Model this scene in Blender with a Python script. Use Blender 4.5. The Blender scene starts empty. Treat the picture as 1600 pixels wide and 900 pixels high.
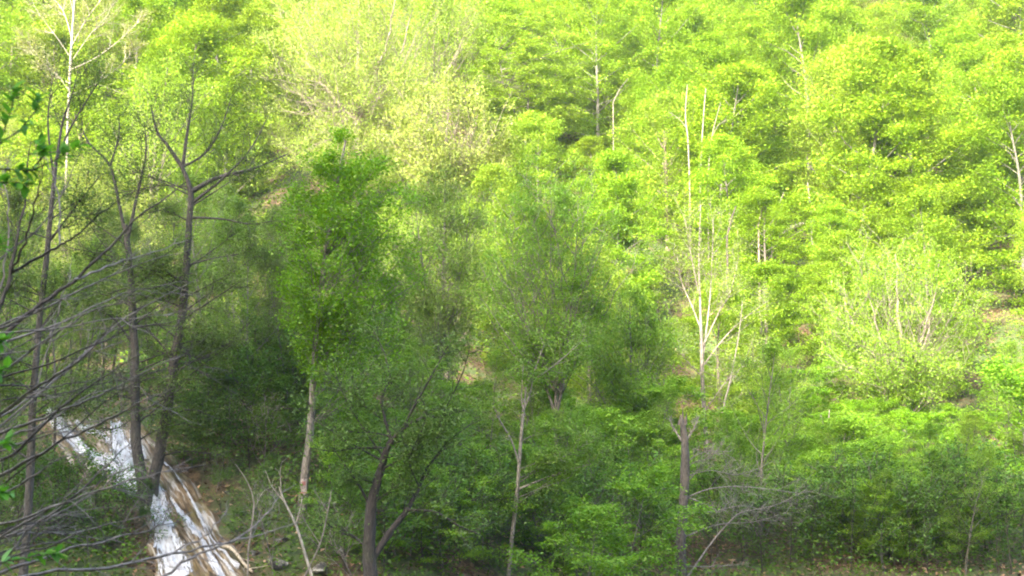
import bpy, math, random
import numpy as np
from mathutils import Vector

SC = bpy.context.scene
C = SC.collection
R = math.radians
PI = math.pi

# ---------------------------------------------------------------- camera
PITCH = R(6.0)
FPX = 2198.0                                   # focal length in photograph pixels (1600 wide)
cd = bpy.data.cameras.new('camera')
cam = bpy.data.objects.new('camera', cd)
C.objects.link(cam)
cd.sensor_width = 36.0
cd.lens = 36.0 * FPX / 1600.0
cd.clip_start = 0.1
cd.clip_end = 2000.0
cam.location = (0, 0, 0)
cam.rotation_euler = (PI / 2 + PITCH, 0, 0)
cd.dof.use_dof = True
cd.dof.focus_distance = 55.0
cd.dof.aperture_fstop = 5.0
SC.camera = cam

# ---------------------------------------------------------------- sky, sun, exposure
SUN_EL, SUN_AZ = 24.0, 28.0                    # azimuth: degrees to the left of straight behind the camera
w = bpy.data.worlds.new("World")
SC.world = w
w.use_nodes = True
nt = w.node_tree
bg = nt.nodes['Background']
sky = nt.nodes.new('ShaderNodeTexSky')
sky.sky_type = 'NISHITA'
sky.sun_disc = False
sky.sun_elevation = R(SUN_EL)
sky.sun_rotation = R(180.0 + SUN_AZ)
sky.dust_density = 4.0
sky.ozone_density = 0.6
nt.links.new(sky.outputs[0], bg.inputs[0])
bg.inputs[1].default_value = 0.15
sl = bpy.data.lights.new('sun', 'SUN')
sun = bpy.data.objects.new('sun', sl)
C.objects.link(sun)
S = Vector((-math.sin(R(SUN_AZ)) * math.cos(R(SUN_EL)), -math.cos(R(SUN_AZ)) * math.cos(R(SUN_EL)), math.sin(R(SUN_EL))))
sun.rotation_euler = S.to_track_quat('Z', 'Y').to_euler()
sl.energy = 3.1
sl.angle = R(1.0)
sl.color = (1.0, 0.93, 0.78)
SC.view_settings.view_transform = 'Standard'
SC.view_settings.look = 'None'
SC.view_settings.gamma = 1.0
SC.view_settings.use_curve_mapping = False
SC.view_settings.exposure = 3.17
try:
    SC.cycles.filter_width = 2.0
    SC.cycles.max_bounces = 8
    SC.cycles.transmission_bounces = 6
except Exception:
    pass

# ---------------------------------------------------------------- terrain function
def wav(x, y):
    return (0.55 * np.sin(x * 0.11 + 1.3 + 0.6 * np.sin(y * 0.07)) + 0.4 * np.sin(y * 0.17 + x * 0.06 + 0.4)
            + 0.22 * np.sin(x * 0.41 + y * 0.23) + 0.15 * np.sin(x * 0.9 - y * 0.71 + 2) + 0.07 * np.sin(x * 2.1 + y * 1.7))

YL = [-190, -75, -60, -45, 0, 6, 14, 22, 29, 37, 45, 60, 165, 260]
ZL = [20, 55, 56, 42, -1.8, -4.2, -7.5, -6.6, -3.9, 0.2, 1.6, 3.3, 56, 96]
ZR = [20, 55, 56, 42, -1.8, -4.2, -7.8, -7.4, -5.8, -4.0, -2.8, 0.4, 55, 96]

def gz(x, y):
    x = np.asarray(x, float); y = np.asarray(y, float)
    a = np.interp(y, YL, ZL); b = np.interp(y, YL, ZR)
    t = np.clip((x + 6.0) / 9.0, 0, 1); t = t * t * (3 - 2 * t)
    amp = np.clip((y - 24) / 40, 0.12, 1.0) * 1.3
    amp = np.where(y < 3, 0.12, amp)
    amp = np.where(y < -30, 1.0, amp)
    low = np.interp(x, [-57, -49, -38, 40], [0, -6.0, -9.0, -9.0]) * np.interp(y, [-75, -65, -50, -20], [0, 1, 1, 0])  # unseen ridge lowered here so sun reaches the lower right slope
    return a * (1 - t) + b * t + wav(x, y) * amp + low

def g(x, y):
    return float(gz(x, y))

CP, SP = math.cos(PITCH), math.sin(PITCH)

def ray(px, py):
    u = (px - 800.0) / FPX; v = (450.0 - py) / FPX
    return np.array((u, CP - v * SP, SP + v * CP))

def P(px, py, d):
    """the place at distance d (metres north of the camera) seen at that pixel of the photograph"""
    r = ray(px, py)
    return r * (d / r[1])

def project(p):
    x, y, z = p
    f = y * CP + z * SP; v = -y * SP + z * CP
    return 800 + FPX * x / f, 450 - FPX * v / f

def hit(px, py, d0=26.0, d1=240.0):
    r = ray(px, py); r = r / r[1]
    ds = np.arange(d0, d1, 0.05)
    dz = r[2] * ds - gz(r[0] * ds, ds)
    k = np.argmax(dz < 0)
    return r * ds[k]

# ---------------------------------------------------------------- mesh helpers
def mesh_arrays(name, verts, quads, smooth=False):
    verts = np.asarray(verts, np.float32).reshape(-1, 3); quads = np.asarray(quads, np.int32).reshape(-1, 4)
    me = bpy.data.meshes.new(name)
    me.vertices.add(len(verts)); me.vertices.foreach_set('co', verts.ravel())
    me.loops.add(quads.size); me.loops.foreach_set('vertex_index', quads.ravel())
    me.polygons.add(len(quads)); me.polygons.foreach_set('loop_start', np.arange(0, quads.size, 4, dtype=np.int32))
    if smooth:
        me.polygons.foreach_set('use_smooth', np.ones(len(quads), bool))
    me.update(calc_edges=True)
    return me

def tube_arrays(lines, sides_of=None):
    V, F, off = [], [], 0
    for pts, rad in lines:
        pts = np.asarray(pts, float); rad = np.asarray(rad, float)
        n = len(pts); r0 = rad[0]
        s = 3 if r0 < 0.025 else (5 if r0 < 0.09 else 9)
        d = pts[-1] - pts[0]; L = np.linalg.norm(d) + 1e-9; d = d / L
        ref = np.array((0, 0, 1.0)) if abs(d[2]) < 0.8 else np.array((1.0, 0, 0))
        u = np.cross(d, ref); u /= np.linalg.norm(u); v = np.cross(d, u)
        a = np.arange(s) * 2 * PI / s
        ring = np.cos(a)[:, None] * u + np.sin(a)[:, None] * v
        if s == 9:                                  # uneven bark on thick stems
            k = np.arange(n)[:, None]
            rr = rad[:, None] * (1 + 0.09 * np.sin(3 * a[None, :] + k * 0.9) + 0.06 * np.sin(5 * a[None, :] - k * 1.7))
            vv = pts[:, None, :] + ring[None] * rr[:, :, None]
        else:
            vv = pts[:, None, :] + ring[None] * rad[:, None, None]
        V.append(vv.reshape(-1, 3))
        i = np.arange(n - 1)[:, None] * s; j = np.arange(s)[None, :]; j2 = (j + 1) % s
        f = np.stack((i + j, i + j2, i + s + j2, i + s + j), -1).reshape(-1, 4) + off
        F.append(f); off += n * s
    if not V:
        return np.zeros((0, 3)), np.zeros((0, 4), int)
    return np.concatenate(V), np.concatenate(F)

def tube_mesh(name, lines):
    v, f = tube_arrays(lines)
    return mesh_arrays(name, v, f, True)

def unit(a):
    return a / (np.linalg.norm(a, axis=-1, keepdims=True) + 1e-9)

def leaf_arrays(pos, L, rng, flat=1.0, asp=0.62, dirs=None):
    pos = np.asarray(pos, float).reshape(-1, 3)
    n = len(pos)
    nor = rng.normal(size=(n, 3)); nor[:, 2] = np.abs(nor[:, 2]) + flat; nor = unit(nor)
    d = rng.normal(size=(n, 3)) if dirs is None else dirs + rng.normal(size=(n, 3)) * 0.6
    d = unit(d - nor * (d * nor).sum(1, keepdims=True))
    s = np.cross(nor, d)
    ln = (L * rng.uniform(0.65, 1.3, n))[:, None]
    b = pos - d * ln * 0.5; t = pos + d * ln * 0.5; m = pos - d * ln * 0.05 
    fold = nor * ln * 0.12
    v = np.stack((b, m + s * ln * asp * 0.5 + fold, t, m - s * ln * asp * 0.5 + fold), 1).reshape(-1, 3)
    f = np.arange(n * 4).reshape(-1, 4)
    return v, f

def leaf_mesh(name, pos, L, rng, flat=1.0, asp=0.62, dirs=None):
    v, f = leaf_arrays(pos, L, rng, flat, asp, dirs)
    return mesh_arrays(name, v, f)

def tag(o, label=None, cat=None, group=None, kind=None):
    if label: o['label'] = label
    if cat: o['category'] = cat
    if group: o['group'] = group
    if kind: o['kind'] = kind
    return o

def add(name, me, mat=None, parent=None, loc=(0, 0, 0), color=None):
    o = bpy.data.objects.new(name, me)
    if mat and not me.materials:
        me.materials.append(mat)
    o.parent = parent; o.location = loc
    if color is not None:
        o.color = (*color, 1)
    C.objects.link(o)
    return o

def empty(name, loc, label=None, cat=None, group=None):
    o = bpy.data.objects.new(name, None)
    o.empty_display_size = 0.3
    o.location = loc
    C.objects.link(o)
    return tag(o, label, cat, group)

# ---------------------------------------------------------------- materials
def newmat(name):
    m = bpy.data.materials.new(name); m.use_nodes = True
    t = m.node_tree; t.nodes.clear()
    out = t.nodes.new('ShaderNodeOutputMaterial')
    return m, t, out

def N(t, typ, **kw):
    n = t.nodes.new(typ)
    for k, v in kw.items():
        setattr(n, k, v)
    return n

def ramp(t, stops):
    r = t.nodes.new('ShaderNodeValToRGB')
    e = r.color_ramp.elements
    while len(e) < len(stops): e.new(0.5)
    for k, (p, c) in enumerate(stops):
        e[k].position = p; e[k].color = (*c, 1)
    return r

def leaf_material():
    m, t, out = newmat('leaf')
    L = t.links.new
    oi = N(t, 'ShaderNodeObjectInfo'); geo = N(t, 'ShaderNodeNewGeometry')
    hsv = N(t, 'ShaderNodeHueSaturation')
    tint = N(t, 'ShaderNodeMix', data_type='RGBA', blend_type='MULTIPLY'); tint.inputs[0].default_value = 1
    L(oi.outputs['Color'], tint.inputs[6]); tint.inputs[7].default_value = (0.90, 1.07, 0.72, 1)
    L(tint.outputs[2], hsv.inputs['Color'])
    mh = N(t, 'ShaderNodeMapRange'); mh.inputs[3].default_value = 0.487; mh.inputs[4].default_value = 0.513
    L(geo.outputs['Random Per Island'], mh.inputs[0]); L(mh.outputs[0], hsv.inputs['Hue'])
    mul = N(t, 'ShaderNodeMath', operation='MULTIPLY'); mul.inputs[1].default_value = 37.31
    fr = N(t, 'ShaderNodeMath', operation='FRACT')
    L(geo.outputs['Random Per Island'], mul.inputs[0]); L(mul.outputs[0], fr.inputs[0])
    mv = N(t, 'ShaderNodeMapRange'); mv.inputs[3].default_value = 0.78; mv.inputs[4].default_value = 1.2
    L(fr.outputs[0], mv.inputs[0]); L(mv.outputs[0], hsv.inputs['Value'])
    dif = N(t, 'ShaderNodeBsdfDiffuse'); tr = N(t, 'ShaderNodeBsdfTranslucent')
    L(hsv.outputs[0], dif.inputs[0])
    tc = N(t, 'ShaderNodeMix', data_type='RGBA', blend_type='MULTIPLY'); tc.inputs[0].default_value = 1
    L(hsv.outputs[0], tc.inputs[6]); tc.inputs[7].default_value = (1.25, 1.2, 0.6, 1)
    L(tc.outputs[2], tr.inputs[0])
    mx = N(t, 'ShaderNodeMixShader'); mx.inputs[0].default_value = 0.42
    L(dif.outputs[0], mx.inputs[1]); L(tr.outputs[0], mx.inputs[2])
    gl = N(t, 'ShaderNodeBsdfGlossy'); gl.inputs['Roughness'].default_value = 0.45
    mg = N(t, 'ShaderNodeMixShader'); mg.inputs[0].default_value = 0.025
    L(mx.outputs[0], mg.inputs[1]); L(gl.outputs[0], mg.inputs[2])
    L(mg.outputs[0], out.inputs[0])
    return m

def bark_material():
    m, t, out = newmat('bark')
    L = t.links.new
    oi = N(t, 'ShaderNodeObjectInfo'); tc = N(t, 'ShaderNodeTexCoord')
    mp = N(t, 'ShaderNodeMapping'); mp.inputs['Scale'].default_value = (11, 11, 4.5)
    n = N(t, 'ShaderNodeTexNoise'); n.inputs['Scale'].default_value = 2.2; n.inputs['Detail'].default_value = 6
    L(tc.outputs['Object'], mp.inputs[0]); L(mp.outputs[0], n.inputs['Vector'])
    r = ramp(t, [(0.3, (0.45, 0.43, 0.40)), (0.5, (1, 1, 1)), (0.72, (1.5, 1.5, 1.42))])
    L(n.outputs[0], r.inputs[0])
    mx = N(t, 'ShaderNodeMix', data_type='RGBA', blend_type='MULTIPLY'); mx.inputs[0].default_value = 1
    L(oi.outputs['Color'], mx.inputs[6]); L(r.outputs[0], mx.inputs[7])
    n2 = N(t, 'ShaderNodeTexNoise'); n2.inputs['Scale'].default_value = 1.3; n2.inputs['Detail'].default_value = 3
    L(tc.outputs['Object'], n2.inputs['Vector'])
    r2 = ramp(t, [(0.55, (0, 0, 0)), (0.75, (0.5, 0.5, 0.5))]); L(n2.outputs[0], r2.inputs[0])
    mm = N(t, 'ShaderNodeMix', data_type='RGBA'); L(r2.outputs[0], mm.inputs[0])
    L(mx.outputs[2], mm.inputs[6]); mm.inputs[7].default_value = (0.06, 0.075, 0.03, 1)
    b = N(t, 'ShaderNodeBsdfPrincipled'); b.inputs['Roughness'].default_value = 0.9
    L(mm.outputs[2], b.inputs['Base Color'])
    bp = N(t, 'ShaderNodeBump'); bp.inputs['Strength'].default_value = 1.0; bp.inputs['Distance'].default_value = 0.05
    L(n.outputs[0], bp.inputs['Height']); L(bp.outputs[0], b.inputs['Normal'])
    L(b.outputs[0], out.inputs[0])
    return m

def ground_material():
    m, t, out = newmat('forest_floor')
    L = t.links.new
    tc = N(t, 'ShaderNodeTexCoord')
    n = N(t, 'ShaderNodeTexNoise'); n.inputs['Scale'].default_value = 6.0; n.inputs['Detail'].default_value = 8; n.inputs['Roughness'].default_value = 0.7
    L(tc.outputs['Object'], n.inputs['Vector'])
    r = ramp(t, [(0.3, (0.03, 0.022, 0.012)), (0.48, (0.085, 0.055, 0.028)), (0.6, (0.17, 0.11, 0.055)), (0.75, (0.28, 0.2, 0.12))])
    L(n.outputs[0], r.inputs[0])
    n2 = N(t, 'ShaderNodeTexNoise'); n2.inputs['Scale'].default_value = 0.35; n2.inputs['Detail'].default_value = 7; n2.inputs['Roughness'].default_value = 0.65
    L(tc.outputs['Object'], n2.inputs['Vector'])
    r2 = ramp(t, [(0.42, (0, 0, 0)), (0.56, (0.85, 0.85, 0.85))]); L(n2.outputs[0], r2.inputs[0])
    mx = N(t, 'ShaderNodeMix', data_type='RGBA'); L(r2.outputs[0], mx.inputs[0])
    L(r.outputs[0], mx.inputs[6]); mx.inputs[7].default_value = (0.05, 0.09, 0.02, 1)
    b = N(t, 'ShaderNodeBsdfPrincipled'); b.inputs['Roughness'].default_value = 0.95
    L(mx.outputs[2], b.inputs['Base Color'])
    bp = N(t, 'ShaderNodeBump'); bp.inputs['Strength'].default_value = 0.8; bp.inputs['Distance'].default_value = 0.08
    L(n.outputs[0], bp.inputs['Height']); L(bp.outputs[0], b.inputs['Normal'])
    L(b.outputs[0], out.inputs[0])
    return m

def tufa_material():
    m, t, out = newmat('tufa_rock')
    L = t.links.new
    uv = N(t, 'ShaderNodeUVMap'); tc = N(t, 'ShaderNodeTexCoord')
    mp = N(t, 'ShaderNodeMapping'); mp.inputs['Scale'].default_value = (26, 5.0, 1)
    n = N(t, 'ShaderNodeTexNoise'); n.inputs['Scale'].default_value = 1.0; n.inputs['Detail'].default_value = 6; n.inputs['Roughness'].default_value = 0.65; n.inputs['Distortion'].default_value = 0.4
    L(uv.outputs[0], mp.inputs[0]); L(mp.outputs[0], n.inputs['Vector'])
    r = ramp(t, [(0.32, (0.03, 0.022, 0.010)), (0.42, (0.10, 0.062, 0.02)), (0.5, (0.17, 0.12, 0.06)), (0.56, (0.30, 0.26, 0.2)), (0.64, (0.5, 0.48, 0.44))])
    L(n.outputs[0], r.inputs[0])
    n2 = N(t, 'ShaderNodeTexNoise'); n2.inputs['Scale'].default_value = 1.6; n2.inputs['Detail'].default_value = 6
    L(tc.outputs['Object'], n2.inputs['Vector'])
    r2 = ramp(t, [(0.5, (0, 0, 0)), (0.64, (0.8, 0.8, 0.8))]); L(n2.outputs[0], r2.inputs[0])
    mx = N(t, 'ShaderNodeMix', data_type='RGBA'); L(r2.outputs[0], mx.inputs[0])
    L(r.outputs[0], mx.inputs[6]); mx.inputs[7].default_value = (0.12, 0.1, 0.02, 1)
    b = N(t, 'ShaderNodeBsdfPrincipled'); b.inputs['Roughness'].default_value = 0.6
    L(mx.outputs[2], b.inputs['Base Color'])
    bp = N(t, 'ShaderNodeBump'); bp.inputs['Strength'].default_value = 1.0; bp.inputs['Distance'].default_value = 0.15
    L(n.outputs[0], bp.inputs['Height']); L(bp.outputs[0], b.inputs['Normal'])
    L(b.outputs[0], out.inputs[0])
    return m

def water_material():
    m, t, out = newmat('white_water')
    L = t.links.new
    uv = N(t, 'ShaderNodeUVMap')
    mp = N(t, 'ShaderNodeMapping'); mp.inputs['Scale'].default_value = (7, 2.6, 1)
    n = N(t, 'ShaderNodeTexNoise'); n.inputs['Scale'].default_value = 1.6; n.inputs['Detail'].default_value = 9; n.inputs['Roughness'].default_value = 0.72
    L(uv.outputs[0], mp.inputs[0]); L(mp.outputs[0], n.inputs['Vector'])
    r = ramp(t, [(0.33, (0.2, 0.16, 0.11)), (0.45, (0.36, 0.36, 0.36)), (0.6, (0.54, 0.57, 0.6))])
    L(n.outputs[0], r.inputs[0])
    b = N(t, 'ShaderNodeBsdfPrincipled'); b.inputs['Roughness'].default_value = 0.35
    L(r.outputs[0], b.inputs['Base Color'])
    bp = N(t, 'ShaderNodeBump'); bp.inputs['Strength'].default_value = 0.45; bp.inputs['Distance'].default_value = 0.04
    L(n.outputs[0], bp.inputs['Height']); L(bp.outputs[0], b.inputs['Normal'])
    tr = N(t, 'ShaderNodeBsdfTransparent')
    # torn, see-through edges: u = 0..1 across the strip
    sx = N(t, 'ShaderNodeSeparateXYZ'); L(uv.outputs[0], sx.inputs[0])
    a = N(t, 'ShaderNodeMath', operation='PINGPONG'); a.inputs[1].default_value = 0.5; L(sx.outputs[0], a.inputs[0])
    k = N(t, 'ShaderNodeMath', operation='MULTIPLY_ADD'); k.inputs[1].default_value = 0.75; L(a.outputs[0], k.inputs[0]); L(n.outputs[0], k.inputs[2])
    mr = N(t, 'ShaderNodeMapRange'); mr.inputs[1].default_value = 0.56; mr.inputs[2].default_value = 0.68; L(k.outputs[0], mr.inputs[0])
    mx = N(t, 'ShaderNodeMixShader'); L(mr.outputs[0], mx.inputs[0]); L(tr.outputs[0], mx.inputs[1]); L(b.outputs[0], mx.inputs[2])
    L(mx.outputs[0], out.inputs[0])
    return m

def rock_material():
    m, t, out = newmat('boulder_rock')
    L = t.links.new
    tc = N(t, 'ShaderNodeTexCoord')
    n = N(t, 'ShaderNodeTexNoise'); n.inputs['Scale'].default_value = 5; n.inputs['Detail'].default_value = 8; n.inputs['Roughness'].default_value = 0.7
    L(tc.outputs['Object'], n.inputs['Vector'])
    r = ramp(t, [(0.35, (0.02, 0.02, 0.018)), (0.5, (0.07, 0.065, 0.05)), (0.58, (0.2, 0.19, 0.16)), (0.66, (0.5, 0.49, 0.44))])
    L(n.outputs[0], r.inputs[0])
    b = N(t, 'ShaderNodeBsdfPrincipled'); b.inputs['Roughness'].default_value = 0.7
    L(r.outputs[0], b.inputs['Base Color'])
    bp = N(t, 'ShaderNodeBump'); bp.inputs['Distance'].default_value = 0.05
    L(n.outputs[0], bp.inputs['Height']); L(bp.outputs[0], b.inputs['Normal'])
    L(b.outputs[0], out.inputs[0])
    return m

def litter_material():
    m, t, out = newmat('dry_leaf')
    L = t.links.new
    geo = N(t, 'ShaderNodeNewGeometry')
    r = ramp(t, [(0.0, (0.08, 0.045, 0.022)), (0.5, (0.18, 0.10, 0.05)), (0.85, (0.32, 0.19, 0.10)), (1.0, (0.42, 0.29, 0.18))])
    L(geo.outputs['Random Per Island'], r.inputs[0])
    b = N(t, 'ShaderNodeBsdfPrincipled'); b.inputs['Roughness'].default_value = 0.8
    L(r.outputs[0], b.inputs['Base Color']); L(b.outputs[0], out.inputs[0])
    return m

def paint_material(name, col):
    m, t, out = newmat(name)
    L = t.links.new
    tc = N(t, 'ShaderNodeTexCoord')
    n = N(t, 'ShaderNodeTexNoise'); n.inputs['Scale'].default_value = 30; n.inputs['Detail'].default_value = 4
    L(tc.outputs['Object'], n.inputs['Vector'])
    r = ramp(t, [(0.35, tuple(c * 0.6 for c in col)), (0.55, col)]); L(n.outputs[0], r.inputs[0])
    b = N(t, 'ShaderNodeBsdfPrincipled'); b.inputs['Roughness'].default_value = 0.8
    L(r.outputs[0], b.inputs['Base Color']); L(b.outputs[0], out.inputs[0])
    return m

LEAF = leaf_material(); BARK = bark_material(); FLOOR = ground_material(); TUFA = tufa_material()
WATER = water_material(); ROCK = rock_material(); DRY = litter_material()

# ---------------------------------------------------------------- the hillside (one sheet, camera's own slope and ridge included)
def grid_mesh(name, xs, ys, zf):
    X, Y = np.meshgrid(xs, ys)
    V = np.stack((X, Y, zf(X, Y)), -1).reshape(-1, 3)
    nx, ny = len(xs), len(ys)
    i = np.arange(ny - 1)[:, None] * nx; j = np.arange(nx - 1)[None, :]
    F = np.stack((i + j, i + j + 1, i + nx + j + 1, i + nx + j), -1).reshape(-1, 4)
    return mesh_arrays(name, V, F, True)

xs = np.concatenate((np.arange(-180, -30, 4.0), np.arange(-30, 30, 0.5), np.arange(30, 181, 4.0)))
ys = np.concatenate((np.arange(-190, -80, 5.0), np.arange(-80, 22, 3.0), np.arange(22, 75, 0.5), np.arange(75, 261, 2.0)))
def floor_z(x, y):
    return gz(x, y) + 0.06 * np.sin(x * 5.1 + y * 1.3) * np.sin(y * 4.3 - x * 2) * ((y > 20) & (y < 80))
gr = add('hillside', grid_mesh('hillside', xs, ys, floor_z), FLOOR); tag(gr, 'steep forest hillside under brown leaf litter', kind='structure')

# ---------------------------------------------------------------- procedural trees
def limb_line(p0, d, L, n, rng, up=0.0, wob=0.12):
    pts = [p0]; d = d / (np.linalg.norm(d) + 1e-9); st = L / n
    for _ in range(n):
        d = d + rng.normal(size=3) * wob; d[2] += up
        d = d / np.linalg.norm(d)
        pts.append(pts[-1] + d * st)
    return np.array(pts)

def at_t(pts, t):
    k = t * (len(pts) - 1); i = min(int(k), len(pts) - 2); f = k - i
    return pts[i] * (1 - f) + pts[i + 1] * f, unit(pts[i + 1] - pts[i])

def side_dir(d, rng, ang, flat):
    r = rng.normal(size=3); r[2] *= (1 - flat)
    s = r - d * (r @ d); s = s / (np.linalg.norm(s) + 1e-9)
    return d * math.cos(ang) + s * math.sin(ang)

def foliate(lines, rng, n, jit, zj):
    """n points spread along the given twigs, weighted to their outer ends"""
    if not lines: return np.zeros((0, 3))
    A = np.empty((len(lines), 5, 3))
    for i, l in enumerate(lines):
        q = np.linspace(0, len(l) - 1, 5); k0 = np.minimum(q.astype(int), len(l) - 2); f = (q - k0)[:, None]
        A[i] = l[k0] * (1 - f) + l[k0 + 1] * f
    k = rng.integers(0, len(lines), n); b = rng.uniform(0.15, 1.05, n) * 4
    i = np.minimum(b.astype(int), 3); f = (b - i)[:, None]
    out = A[k, i] * (1 - f) + A[k, i + 1] * f
    return out + rng.normal(size=(n, 3)) * jit * np.array((1, 1, zj))

def branch_out(limbs, rng, nsub, ntw, subL, twL, flat, up, r_sub, gap=0.0):
    """limbs: list of (pts, radii) -> sub-branches and twigs"""
    wood, fine = [], []
    for pts, rad in limbs:
        L = np.linalg.norm(np.diff(pts, axis=0), axis=1).sum()
        ns = max(2, int(nsub * (0.5 + 0.5 * rng.random())))
        for k in range(ns):
            t = rng.uniform(0.25, 1.0)
            p, d = at_t(pts, t)
            sd = side_dir(d, rng, rng.uniform(0.5, 1.05), flat)
            sl_ = subL * L * rng.uniform(0.5, 1.1) * (1.15 - 0.5 * t)
            sp = limb_line(p, sd, sl_, 4, rng, up, 0.13)
            wood.append((sp, np.linspace(r_sub, r_sub * 0.35, 5)))
            fine.append(sp)
            for _ in range(ntw):
                t2 = rng.uniform(0.2, 0.95)
                p2, d2 = at_t(sp, t2)
                td = side_dir(d2, rng, rng.uniform(0.4, 0.95), flat)
                tp = limb_line(p2, td, twL * sl_ * rng.uniform(0.6, 1.2), 1, rng, up, 0.15)
                wood.append((tp, np.linspace(r_sub * 0.45, r_sub * 0.15, 2)))
                fine.append(tp)
    return wood, fine

def gen_tree(seed, form, h, Rc, nl=26, t0=0.3, nsub=8, ntw=5, leaves=9000, leafL=0.17, flat=1.2, tr=0.013, jit=0.16, wood_fine=True, lean=0.02):
    rng = np.random.default_rng(seed)
    n = 12
    tp = [np.zeros(3)]; d = np.array((rng.normal() * lean, rng.normal() * lean, 1.0))
    for k in range(n):
        d = d + rng.normal(size=3) * 0.035; d[2] = 1; tp.append(tp[-1] + d * h / n * 0.96)
    tp = np.array(tp); tp[0][2] = -0.5
    r0 = h * tr
    trad = r0 * (1 - 0.88 * np.linspace(0, 1, n + 1) ** 0.9); trad[0] *= 1.3
    trunk = [(tp, trad)]; limbs = []
    for i in range(nl):
        u = (i + rng.random() * 0.8) / nl
        az = i * 2.39996 + rng.normal() * 0.35
        if form == 'beech':                          # layered sprays, rising to the tip
            t = t0 + (0.97 - t0) * u
            prof = (math.sin(PI * min(1, u * 0.82 + 0.16))) ** 0.65
            L = Rc * prof * rng.uniform(0.72, 1.15); pitch = 0.12 + 0.95 * u ** 1.6; up = 0.03; fl = 0.72
        elif form == 'fan':                          # long rising limbs spreading like a fan
            t = t0 + (0.8 - t0) * u
            L = (h * (1 - t)) * rng.uniform(0.8, 1.1) * (0.72 + 0.28 * u); pitch = 0.75 + 0.6 * u + rng.normal() * 0.1; up = 0.045; fl = 0.1
            L = min(L, Rc * 1.9)
        elif form == 'oval':
            t = t0 + (0.95 - t0) * u
            prof = (math.sin(PI * min(1, u * 0.78 + 0.2))) ** 0.8
            L = Rc * 1.35 * prof * rng.uniform(0.75, 1.15); pitch = 0.55 + 0.6 * u; up = 0.06; fl = 0.25
        p, _ = at_t(tp, t)
        dd = np.array((math.cos(az) * math.cos(pitch), math.sin(az) * math.cos(pitch), math.sin(pitch)))
        lp = limb_line(p, dd, L, 6, rng, up, 0.09)
        r1 = min(r0 * 0.4 * (1 - 0.6 * u), 0.012 + L * (0.0045 if form == 'fan' else 0.006))
        limbs.append((lp, np.linspace(r1, r1 * 0.25, 7)))
    if form == 'beech':
        wood, fine = branch_out(limbs, rng, nsub, ntw, 0.42, 0.5, 0.8, 0.0, 0.010)
    elif form == 'fan':
        wood, fine = branch_out(limbs, rng, nsub, ntw, 0.36, 0.5, 0.1, 0.09, 0.008)
    else:
        wood, fine = branch_out(limbs, rng, nsub, ntw, 0.42, 0.5, 0.3, 0.05, 0.009)
    fine += [l[0][2:] for l in limbs]
    zj = 0.4 if form == 'beech' else 0.9
    # some sprays carry more leaves than others: clumps and gaps
    keep = [f for f in fine if rng.random() < 0.82]
    pos = foliate(keep, rng, leaves, jit, zj)
    tm = tube_mesh('trunk', trunk + limbs + (wood if wood_fine else []))
    cm = leaf_mesh('crown', pos, leafL, rng, flat)
    tm.materials.append(BARK); cm.materials.append(LEAF)
    top = float(pos[:, 2].max())
    return dict(trunk=tm, crown=cm, h=h, R=Rc, top=top)

PROTO = {}
PROTO['beech'] = [gen_tree(10 + k, 'beech', 11.5 + (k % 3) * 1.2, 3.6 + 0.4 * (k % 4), nl=40, t0=0.04, nsub=9, ntw=3, leaves=36000, leafL=0.155, flat=1.0, jit=0.33, wood_fine=(k % 3 == 0)) for k in range(6)]
PROTO['oval'] = [gen_tree(40 + k, 'oval', 12.0, 3.2, nl=36, t0=0.08, nsub=8, ntw=4, leaves=30000, leafL=0.14, flat=0.6, jit=0.28) for k in range(3)]
PROTO['bud'] = [gen_tree(60 + k, 'fan', 12.0, 4.6, nl=40, t0=0.06, nsub=16, ntw=5, leaves=26000, leafL=0.115, flat=0.4, jit=0.3) for k in range(4)]
PROTO['sapling'] = [gen_tree(80 + k, 'beech', 5.0, 2.2, nl=18, t0=0.06, nsub=7, ntw=4, leaves=7500, leafL=0.105, flat=0.8, jit=0.17, tr=0.008, lean=0.12) for k in range(5)]
PROTO['slender'] = [gen_tree(100 + k, 'oval', 11.0, 2.3, nl=24, t0=0.12, nsub=9, ntw=5, leaves=9500, leafL=0.105, flat=0.8, jit=0.16, tr=0.009, lean=0.06) for k in range(5)]
PROTO['bare'] = [gen_tree(120 + k, 'fan', 11.0, 3.5, nl=18, t0=0.2, nsub=10, ntw=6, leaves=2500, leafL=0.08, flat=0.8, jit=0.1) for k in range(2)]

OPEN = [(370, 620, 76, 320), (600, 800, 70, 290), (735, 940, 81, 205), (30, 215, 66, 140), (1260, 1550, 56, 640), (1030, 1180, 50, 640), (1060, 1135, 72, 290)]
def capped(px, d, h, zb):
    """trees standing in front of a large visible one are younger and lower"""
    for a, b, dd, ymin in OPEN:
        if a < px < b and d < dd:
            h = max(2.2, min(h, P(px, ymin, d)[2] - zb))
    return h
def place_tree(kind, idx, x, y, sc, rot, leafc, barkc, name='tree', label=None, cat='tree', group=None, sz=None, sink=0.0, z=None):
    pr = PROTO[kind][idx % len(PROTO[kind])]
    r = empty(name, (x, y, (g(x, y) if z is None else z) - sink))
    r.rotation_euler = (0, 0, rot); r.scale = (sc, sc, sz or sc)
    tag(r, label, cat, group)
    add('trunk', pr['trunk'], None, r, color=barkc)
    add('crown', pr['crown'], None, r, color=leafc)
    return r

rnd = random.Random(7)
def jc(c, a=0.12):
    k = 1 + rnd.uniform(-a, a)
    return tuple(max(0.003, v * k * (1 + rnd.uniform(-a, a) * 0.35)) for v in c)

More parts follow.
